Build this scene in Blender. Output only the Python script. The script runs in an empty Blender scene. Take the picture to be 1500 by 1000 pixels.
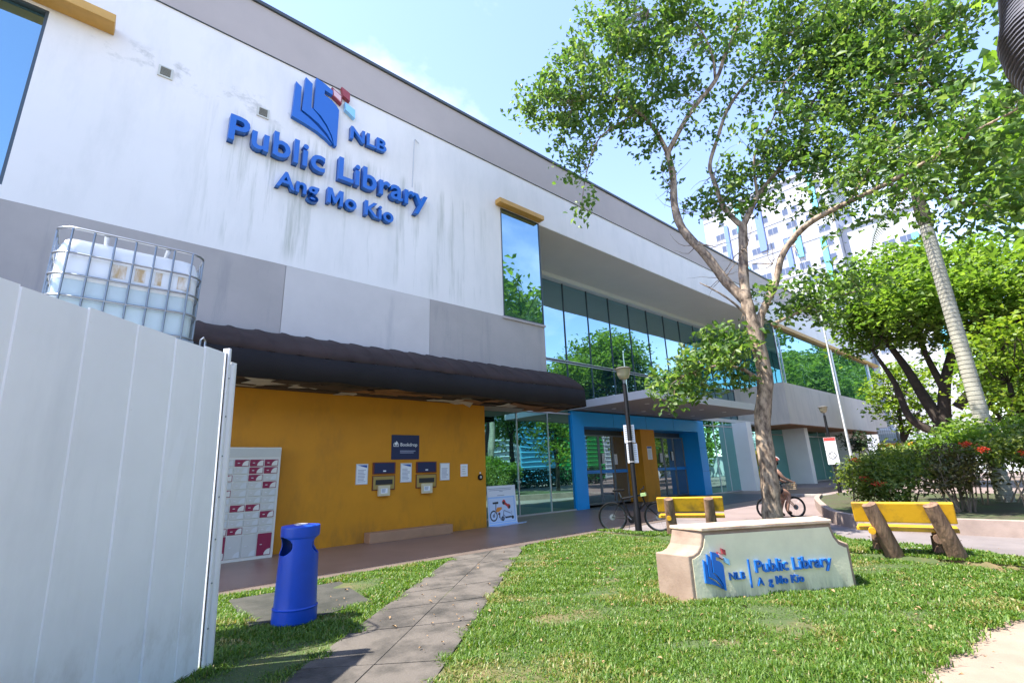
import bpy, math, random
import numpy as np
from math import sin, cos, pi, radians
from mathutils import Vector, Matrix

S = bpy.context.scene
COL = S.collection
random.seed(7)
RNG = np.random.default_rng(11)

# ---------------------------------------------------------------- camera
yaw, pitch, roll = .849, .266, -.037
fw = Vector((cos(pitch)*cos(yaw), cos(pitch)*sin(yaw), sin(pitch)))
rt = Vector((sin(yaw), -cos(yaw), 0)); up = rt.cross(fw)
r2 = rt*cos(roll)+up*sin(roll); u2 = -rt*sin(roll)+up*cos(roll)
cam = bpy.data.cameras.new('camera'); cam.sensor_width = 36; cam.lens = 36*702.4/1500
cam.clip_start = .05; cam.clip_end = 3000
camo = bpy.data.objects.new('camera', cam); COL.objects.link(camo)
M = Matrix((r2, u2, -fw)).transposed().to_4x4(); M.translation = (0, 0, 1.6)
camo.matrix_world = M
S.camera = camo

# ---------------------------------------------------------------- sky, sun, exposure
sun_dir = Vector((-.42, .20, .89)).normalized()          # towards the sun: high, behind the library, to the left
el = math.asin(sun_dir.z); az = math.atan2(sun_dir.x, sun_dir.y)
W = bpy.data.worlds.new('World'); S.world = W; W.use_nodes = True
wn, wl = W.node_tree.nodes, W.node_tree.links
bg = wn['Background']; bg.inputs['Strength'].default_value = .13
sky = wn.new('ShaderNodeTexSky'); sky.sky_type = 'NISHITA'; sky.sun_disc = False
sky.sun_elevation = el; sky.sun_rotation = az; sky.air_density = 1.0; sky.dust_density = .2; sky.ozone_density = 3.0
tc = wn.new('ShaderNodeTexCoord'); sep = wn.new('ShaderNodeSeparateXYZ'); wl.new(tc.outputs['Generated'], sep.inputs[0])
mx = wn.new('ShaderNodeMath'); mx.operation = 'MAXIMUM'; mx.inputs[1].default_value = .06; wl.new(sep.outputs['Z'], mx.inputs[0])
ad = wn.new('ShaderNodeMath'); ad.operation = 'ADD'; ad.inputs[1].default_value = .22; wl.new(mx.outputs[0], ad.inputs[0])
dv = wn.new('ShaderNodeVectorMath'); dv.operation = 'DIVIDE'
cb = wn.new('ShaderNodeCombineXYZ')
for i in range(3): wl.new(ad.outputs[0], cb.inputs[i])
wl.new(tc.outputs['Generated'], dv.inputs[0]); wl.new(cb.outputs[0], dv.inputs[1])
nz = wn.new('ShaderNodeTexNoise'); nz.inputs['Scale'].default_value = 1.25; nz.inputs['Detail'].default_value = 8; nz.inputs['Roughness'].default_value = .58
nz.inputs['Distortion'].default_value = .3
wl.new(dv.outputs[0], nz.inputs['Vector'])
rp = wn.new('ShaderNodeValToRGB'); rp.color_ramp.elements[0].position = .52; rp.color_ramp.elements[1].position = .76
wl.new(nz.outputs['Fac'], rp.inputs[0])
mixc = wn.new('ShaderNodeMixRGB'); mixc.inputs[2].default_value = (4.6, 4.7, 4.9, 1)
mc = wn.new('ShaderNodeMath'); mc.operation = 'MULTIPLY'; mc.inputs[1].default_value = .8
wl.new(rp.outputs[0], mc.inputs[0]); wl.new(mc.outputs[0], mixc.inputs[0])
tn = wn.new('ShaderNodeMixRGB'); tn.blend_type = 'MULTIPLY'; tn.inputs[0].default_value = 1; tn.inputs[2].default_value = (1.08, .95, 1.0, 1)
wl.new(sky.outputs[0], tn.inputs[1]); wl.new(tn.outputs[0], mixc.inputs[1]); wl.new(mixc.outputs[0], bg.inputs['Color'])
sl = bpy.data.lights.new('sun', 'SUN'); sl.energy = 3.2; sl.angle = radians(.53); sl.color = (1, .95, .86)
so = bpy.data.objects.new('sun', sl); COL.objects.link(so); so.rotation_euler = sun_dir.to_track_quat('Z', 'Y').to_euler()
so.location = (0, 0, 60)
V = S.view_settings; V.view_transform = 'Standard'; V.look = 'None'; V.gamma = 1; V.exposure = 2.15
V.use_curve_mapping = False

# ---------------------------------------------------------------- materials
MT = {}
def mat(name, col, rough=.6, metal=0., var=.0, vscale=3., bump=0., bscale=60., spec=.5, col2=None, stretch=(1, 1, 1), coat=0., vlo=.35, vhi=.68, detail=6):
    if name in MT: return MT[name]
    m = bpy.data.materials.new(name); m.use_nodes = True; n, l = m.node_tree.nodes, m.node_tree.links
    b = n['Principled BSDF']; b.inputs['Roughness'].default_value = rough; b.inputs['Metallic'].default_value = metal
    b.inputs['Specular IOR Level'].default_value = spec; b.inputs['Coat Weight'].default_value = coat
    b.inputs['Base Color'].default_value = (*col, 1)
    g = n.new('ShaderNodeNewGeometry')
    mp = n.new('ShaderNodeMapping'); mp.inputs['Scale'].default_value = stretch; l.new(g.outputs['Position'], mp.inputs['Vector'])
    if col2 is not None or var > 0:
        c2 = col2 if col2 is not None else tuple(c*(1-var) for c in col)
        t = n.new('ShaderNodeTexNoise'); t.inputs['Scale'].default_value = vscale; t.inputs['Detail'].default_value = detail; t.inputs['Roughness'].default_value = .62
        l.new(mp.outputs[0], t.inputs['Vector'])
        r = n.new('ShaderNodeValToRGB'); r.color_ramp.elements[0].position = vlo; r.color_ramp.elements[1].position = vhi
        r.color_ramp.elements[0].color = (*col, 1); r.color_ramp.elements[1].color = (*c2, 1)
        l.new(t.outputs['Fac'], r.inputs[0]); l.new(r.outputs[0], b.inputs['Base Color'])
    if bump > 0:
        t2 = n.new('ShaderNodeTexNoise'); t2.inputs['Scale'].default_value = bscale; t2.inputs['Detail'].default_value = 5
        l.new(mp.outputs[0], t2.inputs['Vector'])
        bp = n.new('ShaderNodeBump'); bp.inputs['Strength'].default_value = bump; bp.inputs['Distance'].default_value = .02
        l.new(t2.outputs['Fac'], bp.inputs['Height']); l.new(bp.outputs[0], b.inputs['Normal'])
    MT[name] = m
    return m

def streaks(m, col, amt, zlo, zhi, sx=2.2, sz=.12, xlo=None, xhi=None, lo=.52, hi=.75):
    """rain stains: tall thin streaks with a shape of their own, between two heights of the wall"""
    n, l = m.node_tree.nodes, m.node_tree.links; b = n['Principled BSDF']
    g = n.new('ShaderNodeNewGeometry'); mp = n.new('ShaderNodeMapping'); mp.inputs['Scale'].default_value = (sx, sx, sz)
    l.new(g.outputs['Position'], mp.inputs['Vector'])
    t = n.new('ShaderNodeTexNoise'); t.inputs['Scale'].default_value = 1.6; t.inputs['Detail'].default_value = 7; t.inputs['Roughness'].default_value = .7
    l.new(mp.outputs[0], t.inputs['Vector'])
    r = n.new('ShaderNodeValToRGB'); r.color_ramp.elements[0].position = lo; r.color_ramp.elements[1].position = hi
    l.new(t.outputs['Fac'], r.inputs[0])
    sp = n.new('ShaderNodeSeparateXYZ'); l.new(g.outputs['Position'], sp.inputs[0])
    def rng(out, a, b_, c, d):
        q = n.new('ShaderNodeMapRange'); q.interpolation_type = 'SMOOTHSTEP'
        q.inputs['From Min'].default_value = a; q.inputs['From Max'].default_value = b_; q.inputs['To Min'].default_value = c; q.inputs['To Max'].default_value = d
        l.new(out, q.inputs['Value']); return q.outputs[0]
    def mul(a, b_):
        q = n.new('ShaderNodeMath'); q.operation = 'MULTIPLY'
        l.new(a, q.inputs[0])
        if isinstance(b_, float): q.inputs[1].default_value = b_
        else: l.new(b_, q.inputs[1])
        return q.outputs[0]
    f = mul(r.outputs[0], amt)
    f = mul(f, rng(sp.outputs['Z'], zlo, zlo+.6, 0, 1)); f = mul(f, rng(sp.outputs['Z'], zhi-.35, zhi, 1, 0))
    if xlo is not None:
        f = mul(f, rng(sp.outputs['X'], xlo, xlo+1., 0, 1)); f = mul(f, rng(sp.outputs['X'], xhi-1., xhi, 1, 0))
    mxn = n.new('ShaderNodeMixRGB'); mxn.inputs[2].default_value = (*col, 1); l.new(f, mxn.inputs[0])
    bc = b.inputs['Base Color']
    if bc.links:
        src = bc.links[0].from_socket; l.new(src, mxn.inputs[1])
    else: mxn.inputs[1].default_value = bc.default_value
    l.new(mxn.outputs[0], bc)
    return m

def glass(name, tint, dark, refl):
    m = bpy.data.materials.new(name); m.use_nodes = True; n, l = m.node_tree.nodes, m.node_tree.links
    n.remove(n['Principled BSDF'])
    d = n.new('ShaderNodeBsdfDiffuse'); d.inputs['Color'].default_value = (*dark, 1)
    g = n.new('ShaderNodeBsdfGlossy'); g.inputs['Color'].default_value = (*tint, 1); g.inputs['Roughness'].default_value = .012
    fr = n.new('ShaderNodeFresnel'); fr.inputs['IOR'].default_value = 1.5
    mr = n.new('ShaderNodeMapRange'); mr.inputs['From Min'].default_value = 0; mr.inputs['From Max'].default_value = 1
    mr.inputs['To Min'].default_value = refl; mr.inputs['To Max'].default_value = 1; l.new(fr.outputs[0], mr.inputs[0])
    mi = n.new('ShaderNodeMixShader'); l.new(mr.outputs[0], mi.inputs[0]); l.new(d.outputs[0], mi.inputs[1]); l.new(g.outputs[0], mi.inputs[2])
    ge = n.new('ShaderNodeNewGeometry'); t = n.new('ShaderNodeTexNoise'); t.inputs['Scale'].default_value = .55; t.inputs['Detail'].default_value = 1
    l.new(ge.outputs['Position'], t.inputs['Vector'])
    bp = n.new('ShaderNodeBump'); bp.inputs['Strength'].default_value = .05; bp.inputs['Distance'].default_value = .12; l.new(t.outputs['Fac'], bp.inputs['Height'])
    l.new(bp.outputs[0], g.inputs['Normal'])
    l.new(mi.outputs[0], n['Material Output'].inputs['Surface']); MT[name] = m
    return m

def leafmat(name, c1, c2, c3, trans=.35, rough=.45):
    m = bpy.data.materials.new(name); m.use_nodes = True; n, l = m.node_tree.nodes, m.node_tree.links
    b = n['Principled BSDF']; b.inputs['Roughness'].default_value = rough; b.inputs['Specular IOR Level'].default_value = .4
    g = n.new('ShaderNodeNewGeometry'); r = n.new('ShaderNodeValToRGB')
    r.color_ramp.elements[0].color = (*c1, 1); r.color_ramp.elements[1].color = (*c3, 1); e = r.color_ramp.elements.new(.55); e.color = (*c2, 1)
    l.new(g.outputs['Random Per Island'], r.inputs[0]); l.new(r.outputs[0], b.inputs['Base Color'])
    t = n.new('ShaderNodeBsdfTranslucent'); hs = n.new('ShaderNodeMixRGB'); hs.blend_type = 'MULTIPLY'; hs.inputs[0].default_value = 1; hs.inputs[2].default_value = (1.6, 1.6, .7, 1)
    l.new(r.outputs[0], hs.inputs[1]); l.new(hs.outputs[0], t.inputs['Color'])
    mi = n.new('ShaderNodeMixShader'); mi.inputs[0].default_value = trans
    l.new(b.outputs[0], mi.inputs[1]); l.new(t.outputs[0], mi.inputs[2]); l.new(mi.outputs[0], n['Material Output'].inputs['Surface'])
    MT[name] = m
    return m

white = streaks(streaks(mat('white_paint', (.86, .80, .735), .7, var=.05, vscale=.5, bump=.05, bscale=25), (.36, .36, .27), .85, 6.6, 10.6, xlo=.6, xhi=9.6, lo=.5, hi=.72), (.5, .5, .45), .35, 6.5, 12.5, sx=.9, sz=.2, lo=.45, hi=.8)
streaks(white, (.42, .40, .35), .6, 10.2, 11.25, sx=1.3, sz=1.6, xlo=-1.8, xhi=4.2, lo=.53, hi=.66)
band_a = streaks(mat('grey_band_paint', (.46, .405, .365), .75, var=.12, vscale=.9, bump=.06, bscale=30), (.25, .24, .24), .6, 4, 6.7, sx=1.2, lo=.55)
band_b = streaks(mat('pale_band_paint', (.64, .58, .53), .75, var=.08, vscale=1.3, bump=.06, bscale=30), (.35, .33, .33), .5, 4, 6.7, sx=1.2, lo=.55)
parap = mat('parapet_paint', (.49, .415, .365), .75, var=.1, vscale=.6, bump=.04, bscale=30)
coping = mat('coping_dark', (.06, .07, .075), .5)
orange = mat('orange_bar', (.62, .34, .07), .5, var=.15, vscale=3)
yellow = streaks(mat('yellow_wall', (.63, .255, .004), .6, var=.12, vscale=1.2, bump=.03, bscale=40), (.27, .12, .012), .5, 0, 3.7, sx=.8, sz=.3)
streaks(yellow, (.16, .08, .02), .7, -.5, .62, sx=1.6, sz=.6, lo=.42, hi=.7)
blue = mat('blue_panel', (.004, .34, .85), .4, var=.06, vscale=1)
bluerail = mat('blue_rail', (.03, .28, .75), .4)
soffitm = mat('soffit_paint', (.72, .71, .64), .7, var=.06, vscale=.6)
blockm = streaks(mat('block_paint', (.62, .55, .475), .75, var=.08, vscale=.5, bump=.03), (.33, .31, .29), .5, 3.8, 6.7, sx=1.1, lo=.5)
finm = mat('fin_paint', (.84, .83, .80), .6, var=.06, vscale=1)
alu = mat('aluminium', (.62, .62, .64), .35, .6)
alud = mat('mullion_dark', (.07, .09, .1), .4, .4)
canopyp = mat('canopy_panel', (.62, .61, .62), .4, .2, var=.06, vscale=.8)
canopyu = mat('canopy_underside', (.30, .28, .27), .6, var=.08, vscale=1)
downl = mat('downlight_glass', (.75, .75, .72), .3)
gl_up = glass('curtain_glass', (.56, .84, .94), (.012, .045, .05), .50)
gl_gr = glass('ground_glass', (.46, .88, .84), (.006, .035, .032), .52)
gl_dr = glass('door_glass', (.66, .76, .80), (.07, .085, .095), .34)
tile = mat('terrace_tile', (.29, .175, .12), .38, var=.25, vscale=.8, bump=.04, bscale=80)
pave = mat('forecourt_paving', (.25, .19, .175), .75, var=.3, vscale=.6, bump=.1, bscale=50)
dfloor = mat('dark_floor', (.10, .10, .115), .5, var=.2, vscale=1.5)
conc = mat('path_concrete', (.105, .09, .075), .9, col2=(.022, .02, .016), vscale=2.4, bump=.35, bscale=45, vlo=.42, vhi=.7, detail=9)
padc = mat('pad_concrete', (.055, .053, .043), .9, col2=(.02, .022, .016), vscale=2.2, bump=.3, bscale=40)
dirt = mat('dry_path', (.33, .24, .18), .9, var=.25, vscale=1.8, bump=.2, bscale=40)
soil = mat('lawn_soil', (.05, .075, .02), .95, col2=(.16, .11, .05), vscale=1.3, bump=.4, bscale=30, vlo=.5, vhi=.72)
asph = mat('ground_asphalt', (.13, .125, .125), .9, var=.3, vscale=.4, bump=.2, bscale=60)
kerbm = mat('kerb_concrete', (.36, .33, .30), .85, var=.35, vscale=2.5, bump=.15, bscale=40)
hoardm = streaks(mat('hoarding_sheet', (.90, .91, .92), .5, var=.05, vscale=1.5), (.6, .62, .64), .3, 0, 2.9, sx=1.5, sz=.25)
streaks(hoardm, (.42, .38, .32), .6, -.5, .75, sx=1.6, sz=.8, lo=.48, hi=.75)
hpost = mat('hoarding_post', (.80, .80, .80), .45)
seam = mat('dark_gap', (.03, .03, .03), .8)
awn_t = streaks(mat('awning_canvas', (.024, .012, .008), .95, col2=(.046, .024, .017), vscale=1.4, bump=.2, bscale=14), (.045, .03, .025), .5, 3.4, 5, sx=1.5, sz=.4)
awn_v = mat('awning_valance', (.010, .006, .005), .9, var=.4, vscale=2, bump=.15, bscale=14)
ply = mat('bare_plywood', (.30, .14, .05), .8, var=.4, vscale=4)
plyw = mat('peeling_board', (.55, .50, .42), .8, var=.4, vscale=3)
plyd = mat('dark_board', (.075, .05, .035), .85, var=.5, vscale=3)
binm = mat('bin_plastic', (.004, .065, .46), .38, var=.12, vscale=6, bump=.02, bscale=20)
bind = mat('bin_dark', (.004, .006, .02), .6)
steel = mat('galvanised_steel', (.30, .33, .37), .4, .8, var=.15, vscale=9)
tankm = mat('tank_plastic', (.80, .82, .84), .4)
liq = mat('tank_liquid', (.52, .62, .67), .3, var=.08, vscale=4)
rust = mat('rust_stain', (.5, .36, .2), .7, col2=(.8, .8, .8), vscale=14, stretch=(1, 1, .25), vlo=.4, vhi=.6)
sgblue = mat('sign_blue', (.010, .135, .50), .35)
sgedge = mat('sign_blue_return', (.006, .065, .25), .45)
sgred = mat('sign_dull_red', (.33, .05, .06), .5)
sgpink = mat('sign_faded_red', (.75, .5, .5), .5)
sglb = mat('sign_light_blue', (.30, .62, .88), .5)
navy = mat('navy_panel', (.012, .018, .075), .4)
paper = mat('white_paper', (.76, .78, .80), .6)
ink = mat('print_grey', (.22, .25, .33), .7)
inkd = mat('print_dark', (.03, .03, .035), .6)
pinkp = mat('print_red', (.6, .06, .05), .6)
orp = mat('print_orange', (.8, .28, .05), .6)
lblue = mat('print_blue', (.36, .56, .85), .6)
dblue = mat('print_deep_blue', (.03, .09, .35), .6)
khaki = mat('slot_frame', (.38, .27, .08), .45, .2)
black = mat('black_paint', (.006, .006, .007), .5, spec=.25)
rubber = mat('black_rubber', (.008, .008, .008), .8, spec=.2)
redbr = mat('red_brown_trim', (.16, .035, .02), .5)
locker_w = mat('locker_frame', (.62, .61, .54), .5, var=.05, vscale=2)
locker_g = mat('locker_grey_door', (.50, .50, .45), .45, var=.06, vscale=2)
locker_m = mat('locker_magenta_door', (.22, .012, .05), .4)
stepm = mat('step_tile', (.42, .235, .13), .5, var=.2, vscale=2.5)
lampg = mat('lamp_bowl', (.40, .36, .24), .3, .2)
monb = mat('monument_brown', (.35, .255, .19), .8, col2=(.23, .155, .11), vscale=2.5, bump=.15, bscale=30)
monw = streaks(mat('monument_cream', (.84, .78, .53), .8, var=.12, vscale=3, bump=.12, bscale=30), (.14, .13, .1), .9, -.4, .34, sx=3, sz=.5, lo=.42, hi=.6)
montop = mat('monument_top', (.66, .50, .36), .85, col2=(.42, .28, .19), vscale=3.5, bump=.2, bscale=30)
log = mat('log_concrete', (.27, .165, .10), .9, col2=(.075, .04, .028), vscale=9, bump=1., bscale=22, stretch=(1, 1, .25))
byel = mat('bench_yellow', (.60, .32, .006), .55, col2=(.17, .10, .02), vscale=3.2, bump=.1, bscale=20, vlo=.5, vhi=.75)
bark = mat('tree_bark', (.40, .30, .21), .95, col2=(.10, .07, .05), vscale=9, bump=.9, bscale=16, stretch=(1, 1, .45), vlo=.4, vhi=.62)
barkd = mat('dark_bark', (.06, .045, .035), .95, var=.5, vscale=4, bump=.6, bscale=10)
palmb = mat('palm_bark', (.44, .42, .34), .85, var=.3, vscale=4, bump=.2, bscale=20)
palmr = mat('palm_ring', (.25, .22, .16), .9)
palmg = mat('grey_ringed_bark', (.13, .125, .14), .6, var=.3, vscale=8)
palmg2 = mat('grey_ring_light', (.36, .34, .37), .6)
polem = mat('white_pole', (.72, .72, .72), .4, .2)
hdbw = mat('tower_white', (.44, .44, .46), .8, var=.03, vscale=.1)
hdbf = mat('tower_frame', (.36, .37, .39), .8)
hdbwin = glass('tower_window', (.45, .5, .58), (.09, .10, .13), .15)
cyan = mat('tower_cyan', (.14, .48, .60), .7)
hblue = mat('tower_blue', (.14, .22, .58), .7)
rackm = mat('rack_yellow', (.72, .34, .02), .5)
skin = mat('skin', (.33, .18, .12), .55)
cloth = mat('black_cloth', (.012, .012, .014), .9, var=.3, vscale=20)
straps = mat('grey_strap', (.35, .35, .36), .8)
helm = mat('helmet_red', (.30, .055, .03), .35)
helmw = mat('helmet_white', (.8, .78, .75), .35)
leaf_main = leafmat('leaf_main', (.05, .115, .025), (.10, .185, .045), (.19, .265, .09), .5)
leaf_rain = leafmat('leaf_rain', (.07, .145, .022), (.13, .22, .038), (.20, .29, .06), .55)
leaf_yel = leafmat('leaf_yellow', (.09, .17, .02), (.16, .25, .03), (.26, .33, .05), .45)
leaf_dk = leafmat('leaf_dark', (.012, .03, .012), (.022, .05, .015), (.04, .08, .02), .2)
leaf_shrub = leafmat('leaf_shrub', (.06, .105, .022), (.13, .19, .038), (.26, .30, .07), .45)
leaf_shrubd = leafmat('leaf_shrub_dry', (.06, .055, .02), (.10, .09, .035), (.13, .14, .04), .25)
leaf_palm = leafmat('leaf_palm', (.035, .08, .018), (.06, .12, .025), (.1, .16, .04), .25)
flower = leafmat('ixora_flower', (.55, .045, .02), (.62, .07, .03), (.70, .14, .06), .2, .6)
grassm = leafmat('grass_blade', (.045, .11, .012), (.095, .19, .022), (.20, .28, .06), .4)
litter = mat('fallen_leaf', (.34, .21, .10), .8, var=.4, vscale=20)

ZU = Vector((0, 0, 1))
# ---------------------------------------------------------------- builders
def tag(o, label=None, cat=None, group=None, kind=None):
    for k, v in (('label', label), ('category', cat), ('group', group), ('kind', kind)):
        if v: o[k] = v
    return o
def empty(name, loc, label=None, cat=None, group=None, rz=0):
    o = bpy.data.objects.new(name, None); COL.objects.link(o); o.location = loc; o.rotation_euler = (0, 0, rz)
    o.empty_display_size = .1
    return tag(o, label, cat, group)
def adopt(o, parent):
    """parent a world-space piece to an Empty without moving it"""
    o.parent = parent
    if parent is not None:
        pm = world_of(parent); o.matrix_parent_inverse = pm.inverted()
    return o
def world_of(o):
    m = Matrix.LocRotScale(o.location, o.rotation_euler, o.scale)
    return world_of(o.parent) @ o.matrix_parent_inverse @ m if o.parent else m

class MB:
    def __init__(s): s.v = []; s.f = []
    def add(s, vs, fs):
        k = len(s.v); s.v += [tuple(v) for v in vs]; s.f += [tuple(i+k for i in f) for f in fs]; return s
    def box(s, x0, x1, y0, y1, z0, z1):
        vs = [(x, y, z) for z in (z0, z1) for y in (y0, y1) for x in (x0, x1)]
        return s.add(vs, [(0, 2, 3, 1), (4, 5, 7, 6), (0, 1, 5, 4), (2, 6, 7, 3), (0, 4, 6, 2), (1, 3, 7, 5)])
    def obox(s, c, ax, ay, az):
        c, ax, ay, az = map(Vector, (c, ax, ay, az))
        vs = [c+ax*i+ay*j+az*k for k in (-1, 1) for j in (-1, 1) for i in (-1, 1)]
        return s.add(vs, [(0, 2, 3, 1), (4, 5, 7, 6), (0, 1, 5, 4), (2, 6, 7, 3), (0, 4, 6, 2), (1, 3, 7, 5)])
    def tube(s, pts, rad, n=8, cap=True, closed=False):
        pts = [Vector(p) for p in pts]; m = len(pts)
        if not isinstance(rad, (list, tuple)): rad = [rad]*m
        vs = []; prev = None
        for i, p in enumerate(pts):
            if closed: d = pts[(i+1) % m]-pts[i-1]
            else: d = pts[min(i+1, m-1)]-pts[max(i-1, 0)]
            d = d.normalized() if d.length > 1e-9 else Vector((0, 0, 1))
            if prev is None:
                a = d.orthogonal().normalized()
            else:
                a = prev-d*prev.dot(d); a = a.normalized() if a.length > 1e-6 else d.orthogonal().normalized()
            prev = a; b = d.cross(a)
            for k in range(n):
                t = 2*pi*k/n; vs.append(p+(a*cos(t)+b*sin(t))*rad[i])
        fs = []
        for i in range(m if closed else m-1):
            j = (i+1) % m
            for k in range(n):
                k2 = (k+1) % n; fs.append((i*n+k, i*n+k2, j*n+k2, j*n+k))
        if cap and not closed:
            fs.append(tuple(range(n-1, -1, -1))); fs.append(tuple((m-1)*n+k for k in range(n)))
        return s.add(vs, fs)
    def lathe(s, c, prof, n=24, cap=True):
        c = Vector(c); vs = []; m = len(prof)
        for r, z in prof:
            for k in range(n): vs.append(c+Vector((r*cos(2*pi*k/n), r*sin(2*pi*k/n), z)))
        fs = [(i*n+k, i*n+(k+1) % n, (i+1)*n+(k+1) % n, (i+1)*n+k) for i in range(m-1) for k in range(n)]
        if cap: fs += [tuple(range(n-1, -1, -1)), tuple((m-1)*n+k for k in range(n))]
        return s.add(vs, fs)
    def prism(s, poly, o, u, v, w):
        """polygon (a,b) in plane o+a*u+b*v, thickened along w"""
        o, u, v, w = map(Vector, (o, u, v, w)); n = len(poly)
        a = [o+u*p[0]+v*p[1] for p in poly]; b = [q+w for q in a]
        fs = [tuple(range(n)), tuple(range(2*n-1, n-1, -1))]+[(i, n+i, n+(i+1) % n, (i+1) % n) for i in range(n)]
        return s.add(a+b, fs)
    def quad(s, *p): return s.add(p, [tuple(range(len(p)))])
    def build(s, name, m, parent=None, smooth=False, bevel=0, world=True, kind=None):
        me = bpy.data.meshes.new(name); me.from_pydata(s.v, [], s.f); me.materials.append(m)
        import bmesh
        bm = bmesh.new(); bm.from_mesh(me); bmesh.ops.recalc_face_normals(bm, faces=bm.faces); bm.to_mesh(me); bm.free()
        if smooth:
            me.polygons.foreach_set('use_smooth', [True]*len(me.polygons)); me.set_sharp_from_angle(angle=radians(40))
        o = bpy.data.objects.new(name, me); COL.objects.link(o)
        if bevel:
            b = o.modifiers.new('bevel', 'BEVEL'); b.width = bevel; b.segments = 2; b.limit_method = 'ANGLE'; b.angle_limit = radians(40)
        if parent is not None:
            if world: adopt(o, parent)
            else: o.parent = parent
        if kind: o['kind'] = kind
        return o
def box(name, m, parent, *a, bevel=0, world=True): return MB().box(*a).build(name, m, parent, bevel=bevel, world=world)

def fast_mesh(name, verts, faces, m, parent=None, smooth=False):
    verts = np.asarray(verts, np.float32); faces = np.asarray(faces, np.int32); k = faces.shape[1]
    me = bpy.data.meshes.new(name); me.vertices.add(len(verts)); me.vertices.foreach_set('co', verts.ravel())
    me.loops.add(faces.size); me.loops.foreach_set('vertex_index', faces.ravel())
    me.polygons.add(len(faces)); me.polygons.foreach_set('loop_start', np.arange(0, faces.size, k, dtype=np.int32))
    if smooth: me.polygons.foreach_set('use_smooth', np.ones(len(faces), bool))
    me.update(calc_edges=True); me.materials.append(m)
    o = bpy.data.objects.new(name, me); COL.objects.link(o)
    if parent is not None: adopt(o, parent)
    return o
def leaf_arrays(pos, size, upb=.5, aspect=.55, rng=RNG, fold=.18):
    n = len(pos); pos = np.asarray(pos, float)
    nor = rng.normal(size=(n, 3)); nor /= np.linalg.norm(nor, axis=1)[:, None]+1e-9; nor[:, 2] = np.abs(nor[:, 2])*.6+upb
    nor /= np.linalg.norm(nor, axis=1)[:, None]
    d = rng.normal(size=(n, 3)); d -= nor*(d*nor).sum(1)[:, None]; d /= np.linalg.norm(d, axis=1)[:, None]+1e-9
    w = np.cross(nor, d); L = (np.asarray(size)*rng.uniform(.5, 1.45, n))[:, None]
    a = pos-d*L*.5; t = pos+d*L*.5-nor*L*.12; l_ = pos-d*L*.05+w*L*aspect*.5+nor*L*fold; r_ = pos-d*L*.05-w*L*aspect*.5+nor*L*fold
    v = np.stack([a, l_, t, r_], 1).reshape(-1, 3); k = np.arange(n)*4
    f = np.concatenate([np.stack([k, k+2, k+1], 1), np.stack([k, k+3, k+2], 1)], 0)
    return v, f
def leaves(name, pos, size, m, parent, upb=.5, aspect=.55, kind=None, rng=RNG):
    v, f = leaf_arrays(pos, size, upb, aspect, rng)
    o = fast_mesh(name, v, f, m, parent)
    if kind: o['kind'] = kind
    return o

def copy_tree(o, parent=None):
    c = o.copy(); COL.objects.link(c)
    if parent is not None:
        c.parent = parent; c.matrix_parent_inverse = o.matrix_parent_inverse.copy()
    for ch in list(o.children): copy_tree(ch, c)
    return c

def text_letters(body, size, depth, offset=.0, spacing=1.0, front=None):
    """built-in sans letters -> list of (char, verts, faces) in local x,y,z"""
    cu = bpy.data.curves.new('lettering', 'FONT'); cu.body = body; cu.size = size; cu.extrude = depth/2; cu.offset = offset; cu.space_character = spacing
    cu.resolution_u = 3
    for i in range(len(body)): cu.materials.append(white)
    for i in range(len(body)): cu.body_format[i].material_index = i
    o = bpy.data.objects.new('lettering', cu); COL.objects.link(o)
    bpy.context.view_layer.update(); dg = bpy.context.evaluated_depsgraph_get()
    me = bpy.data.meshes.new_from_object(o.evaluated_get(dg))
    out = {}
    co = [v.co.copy() for v in me.vertices]
    for p in me.polygons: out.setdefault(p.material_index, []).append(tuple(p.vertices))
    res = []
    for k in sorted(out):
        used = {}; vs = []; fs = []
        for f in out[k]:
            nf = []
            for i in f:
                if i not in used: used[i] = len(vs); vs.append(co[i])
                nf.append(used[i])
            fs.append(tuple(nf))
        res.append((body[k], vs, fs))
    bpy.data.objects.remove(o); bpy.data.curves.remove(cu); bpy.data.meshes.remove(me)
    xs = [v.x for _, vs, _ in res for v in vs]
    return res, min(xs), max(xs)
def place_text(parent, body, o, u, n, width, depth, m, offset=0., spacing=1., hfac=1., skip=(), name='letter', size=1., joined=False, mb=None):
    """letters along u, standing on z, proud along n, scaled to a given width"""
    res, a, b = text_letters(body, 1.0, .0001 if depth == 0 else .2, offset, spacing)
    s = width/(b-a); o, u, n = Vector(o), Vector(u), Vector(n); big = MB(); objs = []
    for i, (ch, vs, fs) in enumerate(res):
        if i in skip: continue
        q = []
        for v in vs:
            dz = (v.z+.1)/.2*depth if depth else 0
            q.append(o+u*((v.x-a)*s)+Vector((0, 0, 1))*(v.y*s*hfac)+n*dz)
        if ch == 'M':
            xs_ = [(v.x-a)*s for v in vs]; ys_ = [v.y*s*hfac for v in vs]; x0, x1, y0, y1 = min(xs_), max(xs_), min(ys_), max(ys_); mm = MB()
            pm2 = [(0, 0), (0, 1), (.27, 1), (.5, .40), (.73, 1), (1, 1), (1, 0), (.79, 0), (.79, .62), (.58, .10), (.42, .10), (.21, .62), (.21, 0)]
            mm.prism([(x0+(x1-x0)*p, y0+(y1-y0)*r) for p, r in pm2], o, u, ZU, n*depth); q, fs = mm.v, mm.f
        if joined: big.add(q, fs)
        else: objs.append(MB().add(q, fs).build(name, m, parent))
    if joined: return big.build(name, m, parent)
    return objs

WY = 11.70            # plane of the library's front wall

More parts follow.
